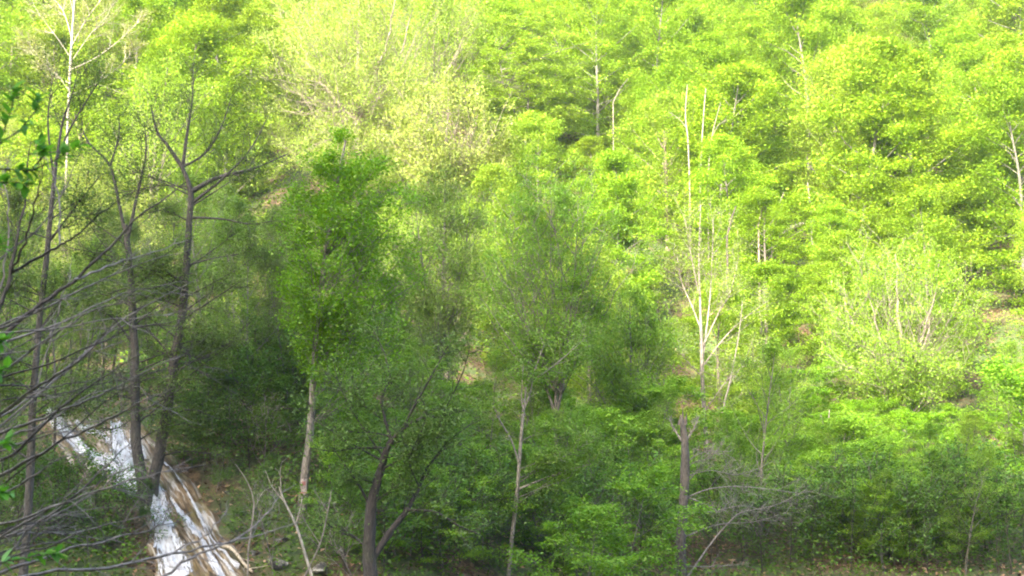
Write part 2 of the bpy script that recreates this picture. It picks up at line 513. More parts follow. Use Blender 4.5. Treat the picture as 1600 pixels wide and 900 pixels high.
# leaf colours (spring foliage)
G_FULL = (0.225, 0.305, 0.022)      # fully out beech
G_YEL = (0.25, 0.325, 0.036)         # yellow green, just opened
G_BUD = (0.25, 0.28, 0.07)         # budding, beige green
G_PINK = (0.22, 0.225, 0.06)
G_DEEP = (0.09, 0.17, 0.014)
G_DUSK = (0.11, 0.15, 0.045)       # alder
G_GREEN = (0.12, 0.24, 0.006)
B_GREY = (0.125, 0.113, 0.094); B_DARK = (0.06, 0.05, 0.042); B_PALE = (0.42, 0.37, 0.30); B_BUFF = (0.155, 0.128, 0.10)

def look(px, py):
    """kind of tree and leaf colour seen at that part of the slope"""
    r = rnd.random()
    if px < 210 and py < 330:
        return ('bud', G_BUD, B_BUFF, 'pale budding') if r < 0.75 else ('beech', G_YEL, B_BUFF, 'yellow-green')
    if px < 420 and py < 200:
        return ('beech', G_FULL, B_GREY, 'bright green') if r < 0.85 else ('bud', G_YEL, B_BUFF, 'pale budding')
    if px < 800 and py < 330:
        return ('bud', G_YEL, B_BUFF, 'pale budding') if r < 0.6 else ('beech', G_YEL, B_BUFF, 'yellow-green')
    if px < 960 and py < 260:
        return ('beech', G_YEL, B_GREY, 'yellow-green') if r < 0.4 else ('beech', G_FULL, B_GREY, 'bright green')
    if py < 200:
        if px > 1330 and r < 0.18: return ('bud', G_PINK, B_BUFF, 'buff budding')
        return ('beech', G_FULL, B_GREY, 'bright green') if r < 0.8 else ('oval', G_YEL, B_BUFF, 'yellow-green')
    if py < 400:
        if 1000 < px < 1330:
            return ('beech', G_FULL, B_GREY, 'bright green') if r < 0.45 else (('bud', G_YEL, B_BUFF, 'pale budding') if r < 0.75 else ('beech', G_YEL, B_BUFF, 'yellow-green'))
        return ('beech', G_FULL, B_GREY, 'bright green') if r < 0.75 else ('oval', G_YEL, B_BUFF, 'yellow-green')
    if px > 1300:
        return ('bud', G_YEL, B_BUFF, 'pale budding') if r < 0.35 else (('beech', G_YEL, B_BUFF, 'yellow-green') if r < 0.8 else ('beech', G_FULL, B_GREY, 'bright green'))
    return ('beech', G_YEL, B_BUFF, 'yellow-green') if r < 0.45 else (('beech', G_FULL, B_GREY, 'bright green') if r < 0.8 else ('bud', G_YEL, B_BUFF, 'pale budding'))

LAND = [((112, 60), 'the white-stemmed bare tree'), ((560, 120), 'the great pale budding tree'), ((835, 120), 'the layered yellow-green beech'),
        ((1095, 200), 'the three dead stems'), ((1388, 50), 'the twin pale stems'), ((1600, 0), 'the upper right corner'),
        ((1600, 420), 'the right edge'), ((1480, 290), 'the dark hollow on the slope'), ((1270, 380), 'the fallen grey log'),
        ((1400, 500), 'the wide fan-crowned tree'), ((1100, 480), 'the pale-trunked tree'), ((850, 420), 'the shaded fan-shaped tree'),
        ((540, 330), 'the dark green tree'), ((300, 40), 'the top edge at left'), ((1000, 20), 'the middle of the top edge'),
        ((1240, 120), 'the bright green shoulder of slope'), ((950, 330), 'the edge of the shade'), ((290, 230), 'the forked dark tree'), ((1250, 650), 'the broken snag'),
        ((1500, 760), 'the lower right corner')]
def describe(px, py):
    bx = min(LAND, key=lambda l: (l[0][0] - px) ** 2 + ((l[0][1] - py) * 1.2) ** 2)
    dx, dy = px - bx[0][0], py - bx[0][1]
    if abs(dx) < 35 and abs(dy) < 35: rel = 'close by'
    elif abs(dx) > abs(dy): rel = 'right of' if dx > 0 else 'left of'
    else: rel = 'below' if dy > 0 else 'above'
    return rel + ' ' + bx[1]

_o = ['zeroth', 'first', 'second', 'third', 'fourth', 'fifth', 'sixth', 'seventh', 'eighth', 'ninth', 'tenth', 'eleventh', 'twelfth', 'thirteenth', 'fourteenth', 'fifteenth', 'sixteenth', 'seventeenth', 'eighteenth', 'nineteenth']
_c = ['', 'one', 'two', 'three', 'four', 'five', 'six', 'seven', 'eight', 'nine', 'ten', 'eleven', 'twelve', 'thirteen', 'fourteen', 'fifteen', 'sixteen', 'seventeen', 'eighteen', 'nineteen']
_t = ['', '', 'twenty', 'thirty', 'forty', 'fifty', 'sixty', 'seventy', 'eighty', 'ninety']
NUM = [_c[n] if n < 20 else _t[n // 10] + ('-' + _c[n % 10] if n % 10 else '') for n in range(100)]
ORD = [(_o[n] if n < 20 else (_t[n // 10] + '-' + _o[n % 10] if n % 10 else _t[n // 10][:-1] + 'ieth')) for n in range(1, 100)]
def finish_labels(items, noun):
    """items: (object, px, py, adjective); alike neighbours are told apart by their order from the left"""
    groups = {}
    for it in items:
        groups.setdefault((it[3], describe(it[1], it[2])), []).append(it)
    for (adj, where), l in groups.items():
        l.sort(key=lambda i: i[1])
        for k, it in enumerate(l):
            if len(l) == 1: it[0]['label'] = f'{adj} {noun} {where}'
            else: it[0]['label'] = f'{adj} {noun} {where}, {ORD[k]} of {NUM[len(l)]} from left'

# spots kept free for the trees that are placed one by one
KEEP = [(-11.6, 66, 6.0), (-8.2, 78, 7.5), (1.2, 84, 5.0), (15.0, 56, 5.0), (6.8, 50, 3.0)]
items = []
gx = 5.0
row = 0
y = 57.0
while y < 172:
    half = 0.372 * y + 5
    n = int(2 * half / gx)
    for i in range(n + 1):
        x = -half + i * gx + (row % 2) * gx * 0.5 + rnd.uniform(-1.5, 1.5)
        yy = y + rnd.uniform(-2.0, 2.0)
        if any((x - a) ** 2 + (yy - b) ** 2 < r * r for a, b, r in KEEP): continue
        px, py = project((x, yy, g(x, yy) + 8))
        if project((x, yy, g(x, yy)))[1] < -25: continue
        if rnd.random() < 0.04: continue                     # clearings
        if 1350 < px < 1450 and 70 < py < 150: continue
        if 1490 < px < 1560 and 320 < py < 400: continue
        kind, lc, bc, adj = look(px, py)
        sc = rnd.uniform(0.72, 1.08) * (0.8 if yy < 70 else 1.0)
        if yy < 66 and x > 0: sc *= 0.75
        kk_ = rnd.randrange(20); tp_ = PROTO[kind][kk_ % len(PROTO[kind])]['top'] * sc; zb_ = g(x, yy)
        hc_ = capped(project((x, yy, zb_ + 4))[0], yy, tp_, zb_)
        sc *= max(0.35, hc_ / tp_)
        o = place_tree(kind, kk_, x, yy, sc, rnd.uniform(0, 6.28), jc(lc, 0.13), jc(bc), name='budding_tree' if kind == 'bud' else 'beech_tree',
                       cat='tree', group='trees covering the sunlit slope', sz=sc * rnd.uniform(0.85, 1.15))
        items.append((o, px, py, adj))
    y += 4.3 + (y - 57) * 0.012
    row += 1
NSLOPE = len(items)
finish_labels(items, 'tree')

# unseen ridge shades the near trees; these trees are added to soften its shadow edge
k = 0
for x in np.arange(-130, 60, 4.6):
    for yy in (-62.0, -57.5):
        xx = x + rnd.uniform(-1.2, 1.2)
        o = place_tree('beech', k, xx, yy + rnd.uniform(-1, 1), rnd.uniform(0.4, 0.62), rnd.uniform(0, 6.28), jc(G_FULL), B_GREY, name='beech_tree',
                       label='leafy beech added for shade on the ridge behind, %s from left in the %s row' % (ORD[k // 2], ('rear', 'front')[k % 2]), group='unseen trees added for shade on the ridge')
        k += 1

# ---------------------------------------------------------------- trees placed one by one
def fitted(name, label, form, seed, px, py_top, py_crown, py_base, half_px, d, leafc, barkc, leaves, leafL, group=None, flat=0.8, nl=34, nsub=9, ntw=5, tr=0.011, jit=0.12, t0=None, limb_parts=0):
    """a grown tree whose top, crown width and foot stand where the photograph shows them"""
    top = P(px, py_top, d); x = top[0]
    zb = g(x, d)
    h = top[2] - zb
    cz = P(px, py_crown, d)[2]
    if t0 is None: t0 = max(0.05, (cz - zb) / h)
    Rm = half_px / FPX * d
    pr = gen_tree(seed, form, h, Rm, nl=nl, t0=t0, nsub=nsub, ntw=ntw, leaves=leaves, leafL=leafL, flat=flat, tr=tr, jit=jit)
    r = empty(name, (x, d, zb), label, 'tree', group)
    s = h / max(pr['top'], 0.1)
    r.scale = (1, 1, s)
    add('trunk', pr['trunk'], None, r, color=barkc); add('crown', pr['crown'], None, r, color=leafc)
    return r

def drawn(name, label, d, trunk, limbs, leafc, barkc, leaves, leafL, seed, nsub=7, ntw=4, subL=0.4, twL=0.5, flat=0.4, up=0.04, r_sub=0.008, jit=0.08, group=None, flatleaf=0.8, cat='tree', foot=True, limb_name='limb', depth=0.35, extra=0, extra_px=110, dens=1.0):
    """a tree drawn stem by stem: every stem is (px, py, width_px); each limb is a part of its own"""
    rng = np.random.default_rng(seed)
    def line(pl, dd=0.0, wander=0.0):
        pts, rad = [], []
        for k, q in enumerate(pl):
            t = k / max(1, len(pl) - 1)
            dq = d + (q[3] if len(q) > 3 else dd * t)
            pts.append(P(q[0], q[1], dq)); rad.append(q[2] * 0.41 / FPX * d)
        pts = np.array(pts); rad = np.array(rad)
        # resample smoothly
        m = max(6, 3 * len(pts)); tt = np.linspace(0, len(pts) - 1, m); out = []
        for v in tt:
            i = min(int(v), len(pts) - 2); f = v - i
            p0 = pts[max(i - 1, 0)]; p1 = pts[i]; p2 = pts[i + 1]; p3 = pts[min(i + 2, len(pts) - 1)]
            out.append(0.5 * ((2 * p1) + (-p0 + p2) * f + (2 * p0 - 5 * p1 + 4 * p2 - p3) * f * f + (-p0 + 3 * p1 - 3 * p2 + p3) * f ** 3))
        return np.array(out), np.interp(tt, np.arange(len(pts)), rad)
    tp, tr = line(trunk)
    if foot:
        base = tp[0].copy(); zg = g(base[0], base[1])
        if base[2] > zg - 0.2:
            tp = np.vstack((np.array([[base[0], base[1], zg - 0.3]]), tp)); tr = np.concatenate(([tr[0] * 1.25], tr))
    root = np.array((tp[0][0], tp[0][1], max(tp[0][2], g(tp[0][0], tp[0][1])) if foot else tp[0][2]))
    r = empty(name, tuple(root), label, cat, group)
    limbs = list(limbs)
    ep = [(q[0], q[1], q[2]) for q in trunk]
    for k in range(extra):
        t = rng.uniform(0.3, 0.98) * (len(ep) - 1); i = min(int(t), len(ep) - 2); f = t - i
        u0, v0, w0 = [ep[i][c] * (1 - f) + ep[i + 1][c] * f for c in range(3)]
        sgn = rng.choice([-1, 1]); Lx = extra_px * rng.uniform(0.4, 1.1); rise = rng.uniform(-0.1, 0.9)
        limbs.append([(u0, v0, min(w0 * 0.35, 5)), (u0 + sgn * Lx * 0.4, v0 - Lx * 0.3 * rise - 4, 2.6), (u0 + sgn * Lx * 0.8, v0 - Lx * 0.75 * rise, 1.6), (u0 + sgn * Lx, v0 - Lx * rise, 0.8)])
    fine_all = []
    add('trunk', tube_mesh('trunk', [(tp - root, tr)]), BARK, r, color=barkc)
    for q in limbs:
        dd = rng.uniform(-1, 1) * depth * math.hypot(q[-1][0] - q[0][0], q[-1][1] - q[0][1]) / FPX * d
        lp, lr = line(q, dd)
        wood, fine = branch_out([(lp, lr)], rng, nsub, ntw, subL, twL, flat, up, r_sub)
        fine_all += fine + [lp[2:]]
        v = [(a - root, b) for a, b in [(lp, lr)] + wood]
        add(limb_name, tube_mesh(limb_name, v), BARK, r, color=barkc)
    # twigs on the trunk's upper half
    up_half = tp[len(tp) // 2:]
    if leaves and fine_all:
        keep = [f for f in fine_all if rng.random() < 0.85]
        pos = foliate(keep, rng, leaves, jit, 0.6) - root
        add('crown', leaf_mesh('crown', pos, leafL, rng, flatleaf), LEAF, r, color=leafc)
    return r

def crown_tree(name, label, seed, ell, base_px, d, style, leafc, barkc, leaves, leafL, n=60, nsub=10, ntw=4, r_tr=0.13, jit=0.14, flat=0.6, forks=1, r_limb=0.02, r_sub=0.007, path=None, hollow=0.45, group=None, subL=0.3, gap=-0.85):
    """a tree whose crown fills an ellipsoid (cx, cy, rx, ry in photograph pixels at distance d); limbs run from the stem to its skin"""
    rng = np.random.default_rng(seed)
    cx, cy, rx, ry = ell
    Cc = P(cx, cy, d); a = rx / FPX * d; c = ry / FPX * d
    bx = P(base_px, cy, d)[0]; zb = g(bx, d)
    base = np.array((bx, d, zb)); zlo = Cc[2] - c
    def stem(p0, p1, r0, r1, bow):
        k = np.linspace(0, 1, 14)[:, None]
        q = p0 * (1 - k) + p1 * k + bow * np.sin(k * PI); q[1:-1] += rng.normal(size=(12, 3)) * 0.02 * np.array((1, 1, 0.3)) * max(1, a / 2)
        return q, np.linspace(r0, r1, 14)
    stems = []
    if path:
        q = np.array([P(u, v, d) for u, v in path]); tt = np.linspace(0, len(q) - 1, 16)
        q = np.stack([np.interp(tt, range(len(q)), q[:, i]) for i in range(3)], -1)
        if q[0][2] > zb - 0.2: q[0][2] = zb - 0.3
        stems.append((q, np.linspace(r_tr, r_tr * 0.2, 16)))
    else:
        stems.append(stem(base - (0, 0, 0.4), Cc + np.array((0, 0, c * 0.75)), r_tr, r_tr * 0.15, np.zeros(3)))
    for f in range(forks - 1):
        az = f * 2.4 + 0.6
        p0, _ = at_t(stems[0][0], rng.uniform(0.25, 0.45))
        end = Cc + np.array((math.cos(az) * a * 0.55, math.sin(az) * a * 0.5, c * rng.uniform(0.3, 0.7)))
        stems.append(stem(p0, end, r_tr * 0.6, r_tr * 0.12, np.array((math.cos(az), math.sin(az), -0.3)) * a * 0.08))
    trunk = list(stems); limbs = []
    for i in range(n):
        u = 1 - 2 * (i + 0.5) / n; th = i * 2.39996; rr = rng.uniform(hollow, 1.0) ** 0.5
        s_ = math.sqrt(1 - u * u)
        lump = 1 + 0.14 * math.sin(th * 3 + seed) * math.cos(u * 5) + 0.12 * math.sin(th * 2 + u * 7 + seed) + rng.normal() * 0.05
        T = Cc + np.array((s_ * math.cos(th) * a, s_ * math.sin(th) * a, u * c)) * rr * lump
        st = stems[rng.integers(0, len(stems))][0]
        hd = np.array([np.hypot(T[0] - q[0], T[1] - q[1]) for q in st])
        rise = dict(fan=1.5, oval=0.9, beech=0.12)[style]
        want = T[2] - rise * hd
        k = int(np.argmin(np.abs(st[:, 2] - np.maximum(want, zlo - 0.2 * c))))
        k = max(k, 2); p0 = st[k]
        L = np.linalg.norm(T - p0)
        mid = (p0 + T) / 2 + np.array((0, 0, (-0.10 if style == 'fan' else 0.02) * L)) + rng.normal(size=3) * 0.03 * L
        kk = np.linspace(0, 1, 8)[:, None]
        q = p0 * (1 - kk) ** 2 + 2 * mid * kk * (1 - kk) + T * kk ** 2
        q[1:-1] += rng.normal(size=(6, 3)) * 0.012 * L
        r1 = min(r_limb * (0.5 + L / max(a, 0.1) * 0.5), r_tr * 0.6)
        limbs.append((q, np.linspace(r1, r1 * 0.2, 8)))
    fl, up = dict(fan=(0.1, 0.09), oval=(0.3, 0.05), beech=(0.8, 0.0))[style]
    wood, fine = branch_out(limbs, rng, nsub, ntw, subL, 0.5, fl, up, r_sub)
    fine += [l[0][4:] for l in limbs]
    def full(q):
        v = (q[-1] - Cc) / a * 2.6 + seed
        return math.sin(v[0] * 1.9 + v[2]) + math.sin(v[1] * 1.7 - v[2] * 1.3) + math.sin(v[2] * 2.3 + v[0]) + rng.normal() * 0.6 > gap
    keep = [f for f in fine if full(f)]
    pos = foliate(keep, rng, leaves, jit, 0.35 if style == 'beech' else 0.8)
    r = empty(name, tuple(base), label, 'tree', group)
    sub = lambda ls: [(x_ - base, r_) for x_, r_ in ls]
    add('trunk', tube_mesh('trunk', sub(trunk)), BARK, r, color=barkc)
    add('branches', tube_mesh('branches', sub(limbs + wood)), BARK, r, color=barkc)
    fan = style == 'fan'
    dirs = unit(pos - (Cc - np.array((0, 0, c * 1.1)))) if fan else None
    add('crown', leaf_mesh('crown', pos - base, leafL * (1.35 if fan else 1), rng, flat * (0.4 if fan else 1), 0.42 if fan else 0.62, dirs), LEAF, r, color=leafc)
    return r

crown_tree('budding_tree', 'huge rounded pale yellow-green budding tree with fine upright twigs, upper left of centre', 501, (560, 122, 182, 218), 560, 76, 'fan', (0.27, 0.31, 0.075), (0.2, 0.165, 0.13), 95000, 0.09, gap=-1.6, n=120, nsub=14, ntw=4, r_tr=0.22, jit=0.25, forks=5, r_limb=0.028, r_sub=0.011)
crown_tree('budding_tree', 'lower beige-pink budding tree at the right foot of the great pale one', 502, (700, 205, 110, 95), 690, 71, 'fan', (0.265, 0.28, 0.08), (0.22, 0.175, 0.145), 26000, 0.12, n=60, nsub=14, ntw=5, r_tr=0.12, jit=0.2, forks=3, r_limb=0.02, r_sub=0.010)
crown_tree('beech_tree', 'broad layered yellow-green beech with grey trunk showing under its flat sprays', 503, (832, 120, 100, 100), 815, 82, 'beech', (0.28, 0.35, 0.05), B_GREY, 42000, 0.14, gap=-1.6, n=90, nsub=9, ntw=4, r_tr=0.11, jit=0.18, flat=1.6, forks=3, r_limb=0.03, r_sub=0.012)
crown_tree('beech_tree', 'wide fan-crowned pale yellow-green tree at right with forked buff trunk', 504, (1402, 510, 150, 152), 1412, 56, 'fan', (0.23, 0.32, 0.035), (0.2, 0.165, 0.13), 55000, 0.068, gap=-1.3, n=110, nsub=14, ntw=4, r_tr=0.14, jit=0.18, forks=6, r_limb=0.02, r_sub=0.009)
crown_tree('beech_tree', 'shaded fan-shaped green tree of fine rising twigs at the edge of light', 505, (860, 420, 120, 175), 870, 43, 'fan', (0.14, 0.235, 0.022), B_GREY, 48000, 0.062, gap=-1.8, n=110, nsub=13, ntw=5, r_tr=0.08, jit=0.13, forks=4, r_limb=0.022, r_sub=0.006)
crown_tree('alder_tree', 'grey-green twiggy tree between the dark green tree and the fan-shaped one', 507, (695, 400, 85, 160), 690, 46, 'fan', (0.145, 0.20, 0.045), B_GREY, 24000, 0.075, n=70, nsub=13, ntw=5, r_tr=0.1, jit=0.16, forks=3, r_limb=0.014, r_sub=0.006)
crown_tree('beech_tree', 'rounded fine-leaved tree right of the shaded fan-shaped one, catching the light', 508, (985, 560, 80, 130), 985, 47, 'fan', (0.18, 0.27, 0.03), B_GREY, 18000, 0.085, n=60, nsub=12, ntw=5, r_tr=0.08, jit=0.16, forks=2, r_limb=0.014, r_sub=0.006)

# forked pair of dark trunks rising from the cascade
drawn('forked_alder', 'tall dark forked tree rising from the cascade, twiggy open crown over leaning trunk', float(hit(234, 790)[1]),
      [(236, 785, 26), (241, 745, 23), (250, 700, 21), (262, 640, 20), (268, 590, 18), (276, 545, 18), (283, 500, 16), (289, 450, 15), (292, 400, 13), (296, 345, 12), (298, 300, 11), (285, 262, 8)],
      [[(298, 300, 11), (330, 282, 9), (350, 275, 8), (400, 262, 5), (450, 240, 2)],
       [(285, 262, 9), (262, 228, 7), (245, 205, 5), (236, 165, 2)],
       [(285, 262, 8), (292, 210, 6), (300, 160, 4), (302, 110, 1.5)],
       [(283, 262, 6), (320, 240, 5), (345, 200, 4), (362, 150, 1.5)],
       [(300, 318, 8), (322, 300, 6), (345, 282, 5), (390, 235, 3), (420, 180, 1.5)],
       [(296, 340, 6), (345, 342, 4), (390, 350, 3), (430, 345, 1.5)],
       [(290, 430, 5), (240, 450, 4), (190, 452, 2.5), (150, 470, 1.2)],
       [(268, 590, 6), (230, 592, 4), (195, 610, 2)],
       [(270, 560, 5), (235, 520, 4), (210, 505, 1.5)],
       [(284, 500, 5), (330, 470, 3.5), (375, 440, 1.5)],
       [(275, 545, 4), (320, 560, 3), (360, 540, 1.5)], [(258, 650, 4), (300, 640, 3), (340, 655, 1.5)], [(245, 715, 4), (290, 705, 3), (350, 712, 1.2)], [(262, 620, 3), (225, 640, 2), (190, 640, 1)]],
      G_DUSK, (0.052, 0.047, 0.04), 20000, 0.06, 601, nsub=15, ntw=6, subL=0.5, jit=0.17, extra=20)
drawn('forked_alder', 'straight dark trunk left of the leaning one, both standing in the cascade', float(hit(226, 785)[1]) - 0.3,
      [(230, 785, 25), (221, 745, 22), (213, 700, 20), (212, 650, 18), (210, 600, 18), (211, 550, 16), (207, 500, 15), (206, 450, 13), (201, 400, 12), (196, 350, 8)],
      [[(203, 400, 9), (188, 330, 7), (172, 260, 6), (140, 225, 4), (128, 200, 2)],
       [(200, 370, 8), (215, 300, 6), (228, 240, 4), (225, 190, 2)],
       [(172, 260, 5), (185, 215, 4), (186, 180, 1.5)],
       [(206, 450, 5), (240, 425, 4), (262, 410, 1.5)],
       [(209, 540, 5), (180, 500, 4), (150, 480, 1.5)],
       [(214, 690, 4), (245, 672, 3), (290, 660, 1.5)], [(211, 600, 4), (170, 580, 3), (130, 590, 1.2)], [(204, 420, 4), (160, 380, 3), (135, 340, 1.2)], [(213, 650, 3), (180, 670, 2), (150, 665, 1)]],
      G_DUSK, (0.052, 0.047, 0.04), 17000, 0.06, 602, nsub=15, ntw=6, subL=0.5, jit=0.17, extra=18, extra_px=95)
drawn('alder_tree', 'rough dark trunk near the left edge with dusky tufted top below the white-stemmed tree', 29.0,
      [(36, 910, 17), (45, 780, 16), (50, 660, 14), (60, 520, 12), (75, 380, 10), (88, 250, 7)],
      [[(88, 250, 6), (98, 190, 5), (112, 150, 3), (122, 112, 1.5)], [(88, 250, 5), (110, 200, 4), (140, 150, 3), (160, 120, 1.5)],
       [(84, 280, 5), (75, 200, 4), (78, 150, 2), (85, 115, 1)], [(75, 380, 5), (120, 320, 4), (160, 270, 2)],
       [(60, 520, 5), (95, 470, 4), (135, 440, 2)], [(50, 650, 4), (90, 620, 3), (130, 610, 1.5)]],
      G_DUSK, (0.052, 0.047, 0.04), 18000, 0.055, 603, nsub=15, ntw=6, subL=0.6, jit=0.2, extra=16, extra_px=85)
# dark arching tree, bottom centre-left
drawn('arching_alder', 'dark crooked tree arching right at bottom, left of centre', 27.5,
      [(580, 915, 30), (577, 850, 24), (580, 790, 20), (592, 745, 17), (600, 715, 14), (612, 688, 13), (640, 662, 8)],
      [[(640, 662, 8), (665, 652, 6), (690, 650, 4), (730, 640, 2)], [(612, 690, 9), (600, 650, 6), (597, 620, 5), (612, 590, 2)],
       [(628, 672, 6), (650, 630, 5), (670, 595, 4), (700, 540, 1.5)], [(577, 790, 6), (562, 760, 5), (545, 735, 3), (520, 700, 1.5)],
       [(578, 880, 14), (610, 830, 13), (636, 797, 11), (655, 760, 8), (668, 730, 6), (690, 705, 3)],
       [(636, 797, 7), (680, 800, 5), (718, 822, 4), (750, 835, 2)], [(655, 760, 4), (640, 720, 3), (660, 670, 2), (668, 640, 1)],
       [(690, 650, 3), (720, 590, 2.5), (735, 540, 1)], [(597, 700, 5), (560, 700, 4), (520, 705, 2.5), (490, 700, 1.5)],
       [(600, 715, 4), (555, 650, 3.5), (530, 600, 2), (520, 560, 1)], [(612, 600, 4), (600, 550, 3), (580, 510, 1.5)],
       [(668, 730, 4), (700, 690, 3), (740, 660, 1.5)], [(578, 860, 6), (540, 830, 4), (500, 820, 2)]],
      (0.11, 0.165, 0.045), (0.035, 0.03, 0.026), 15000, 0.06, 604, nsub=15, ntw=6, subL=0.5, jit=0.17, extra=8)
# slender pale tree, bottom centre
drawn('slender_tree', 'slender pale grey forked tree at bottom centre', 34.0,
      [(793, 915, 9), (800, 840, 8.5), (808, 770, 8), (813, 700, 7), (818, 640, 6), (824, 590, 3)],
      [[(808, 765, 5), (845, 750, 4), (885, 735, 3), (925, 725, 1.5)], [(812, 730, 4), (800, 690, 3.5), (780, 655, 3), (770, 630, 1.5)],
       [(818, 640, 5), (828, 615, 4), (835, 580, 2), (850, 540, 1)], [(820, 650, 4), (815, 620, 3), (818, 570, 1.5)],
       [(809, 755, 3), (830, 740, 2.5), (850, 715, 1.5)]],
      (0.14, 0.21, 0.04), (0.2, 0.18, 0.155), 8000, 0.07, 605, nsub=10, ntw=5, jit=0.15, extra=6)
# pale trunked bare-ish tree behind the snag
drawn('pale_tree', 'pale pinkish trunk fanning into thin bare twigs, behind and above the broken snag', 50.0,
      [(1108, 800, 9.2), (1104, 700, 8.6), (1098, 600, 8.1), (1096, 530, 6.9), (1094, 470, 4.6), (1092, 400, 2.9), (1095, 320, 1.1)],
      [[(1098, 560, 4.6), (1108, 480, 3.4), (1112, 420, 2.3), (1115, 340, 0.9)], [(1097, 520, 3.4), (1082, 480, 2.9), (1065, 440, 1.8), (1058, 400, 0.9)],
       [(1099, 540, 3.4), (1125, 485, 2.3), (1140, 460, 1.8), (1155, 400, 0.9)], [(1100, 570, 2.9), (1130, 530, 2.3), (1160, 500, 1.8), (1200, 470, 0.9)],
       [(1098, 590, 2.3), (1070, 560, 1.8), (1040, 520, 1.1), (1025, 480, 0.6)], [(1094, 470, 2.3), (1080, 400, 1.8), (1070, 340, 0.7)],
       [(1103, 640, 2.9), (1140, 590, 2.3), (1180, 560, 1.1)], [(1103, 700, 2.3), (1130, 640, 2.0), (1145, 580, 1.1)]],
      (0.24, 0.28, 0.06), (0.23, 0.195, 0.165), 9000, 0.08, 606, nsub=20, ntw=7, subL=0.5, jit=0.16, r_sub=0.008, up=0.08)
# white stemmed bare tree, top left
drawn('white_birch', 'bare cream-white stemmed tree with a fan of pale twigs in the upper left corner', 66.0,
      [(104, 260, 5.4), (106, 180, 5.4), (110, 100, 5.4), (113, 50, 5.1), (116, 0, 4.1), (118, -60, 2.7), (120, -110, 1.4)],
      [[(112, 60, 2.5), (100, 20, 2.1), (80, -10, 1.7), (60, -60, 0.9)], [(113, 70, 2.1), (135, 30, 1.7), (165, -10, 1.2), (190, -50, 0.9)],
       [(110, 90, 2.1), (90, 60, 1.5), (60, 20, 1.1), (40, -20, 0.4)], [(108, 110, 2.1), (150, 90, 1.7), (190, 60, 1.2), (215, 35, 0.6)],
       [(109, 100, 1.7), (140, 55, 1.2), (170, 20, 1.1), (180, -20, 0.6)], [(107, 130, 1.7), (70, 100, 1.2), (40, 60, 0.9)],
       [(106, 150, 1.7), (150, 130, 1.2), (190, 100, 0.9), (210, 75, 0.4)], [(107, 140, 1.7), (85, 110, 1.2), (55, 70, 0.6)],
       [(115, 20, 1.7), (105, -20, 1.2), (95, -60, 0.6)], [(115, 10, 1.7), (130, -30, 1.2), (145, -70, 0.6)]],
      (0.28, 0.27, 0.12), (0.30, 0.265, 0.22), 12000, 0.09, 607, nsub=18, ntw=8, r_sub=0.015, up=0.06)
# broken snag
snag = drawn('broken_snag', 'broken-topped dead grey snag with bare pale side branches, bottom right of centre', 36.0,
      [(1066, 915, 22), (1064, 850, 19), (1068, 780, 17), (1071, 735, 18), (1070, 700, 15), (1070, 685, 14), (1066, 662, 11), (1064, 652, 4)],
      [[(1070, 692, 4.9), (1085, 668, 3.4), (1092, 650, 1.4)], [(1069, 725, 3.0), (1100, 706, 2.2), (1140, 706, 1.0)],
       [(1068, 780, 3.5), (1105, 765, 3.0), (1150, 760, 2.3), (1205, 765, 1.6), (1245, 770, 1.0)],
       [(1069, 735, 3.0), (1085, 722, 1.9), (1110, 715, 1.4), (1130, 690, 0.8)], [(1069, 745, 3.0), (1110, 735, 1.9), (1150, 742, 1.4), (1190, 730, 0.8)],
       [(1068, 775, 3.4), (1095, 785, 2.5), (1125, 800, 1.4)], [(1068, 800, 3.0), (1110, 800, 1.9), (1160, 790, 1.4), (1200, 800, 0.8)],
       [(1070, 908, 4.9), (1110, 850, 3.9), (1140, 815, 3.1), (1160, 800, 2.5), (1210, 790, 1.7), (1260, 765, 1.0)],
       [(1069, 885, 3.0), (1120, 885, 2.3), (1170, 880, 1.2)], [(1066, 690, 4.9), (1052, 668, 3.9), (1047, 655, 1.9)],
       [(1068, 760, 2.3), (1090, 735, 1.6), (1100, 720, 1.0)], [(1068, 840, 3.0), (1120, 820, 1.9), (1180, 815, 1.4), (1230, 800, 0.8)]],
      (0.1, 0.15, 0.03), (0.075, 0.066, 0.056), 0, 0.07, 608, nsub=26, ntw=6, subL=0.34, flat=0.3, r_sub=0.006)
# splintered top of the snag, pale weathered side branches
for c_ in snag.children:
    if c_.name.startswith('limb'): c_.color = (0.19, 0.172, 0.15, 1)
sp_l = [(np.array([P(1066 + a, 664, 36), P(1066 + a * 1.2 + 1, 664 - b, 36)]) - np.array(snag.location), np.array([0.05, 0.006])) for a, b in ((-5, 9), (-3, 17), (0, 26), (3, 12), (5, 20))]
add('splintered_top', tube_mesh('splintered_top', sp_l), BARK, snag, color=(0.10, 0.08, 0.065))

# dead stems and logs among the sunlit trees
def dead_stem(label, d, pts, seed, col=(0.3, 0.26, 0.215), limbs=(), leaves=0, name='dead_tree', nsub=5):
    pts = [(a, b, c * 0.55) for a, b, c in pts]; limbs = [[(a, b, c * 0.6) for a, b, c in l] for l in limbs]; col = tuple(c * 0.62 for c in col)
    return drawn(name, label, d, pts, list(limbs), G_BUD, col, leaves, 0.1, seed, nsub=nsub, ntw=3, subL=0.3, r_sub=0.012, cat='dead tree', group='dead stems among the sunlit trees')
dead_stem('leftmost of the three thin dead stems right of the yellow-green beech', 72, [(1078, 300, 6), (1075, 220, 6), (1071, 180, 5), (1074, 132, 3)], 701, limbs=[[(1073, 200, 3), (1060, 185, 2), (1045, 175, 1)]])
dead_stem('middle of the three thin dead stems, pale and straight with a broken top', 72, [(1094, 290, 7), (1097, 220, 6), (1101, 160, 5), (1103, 138, 4)], 702)
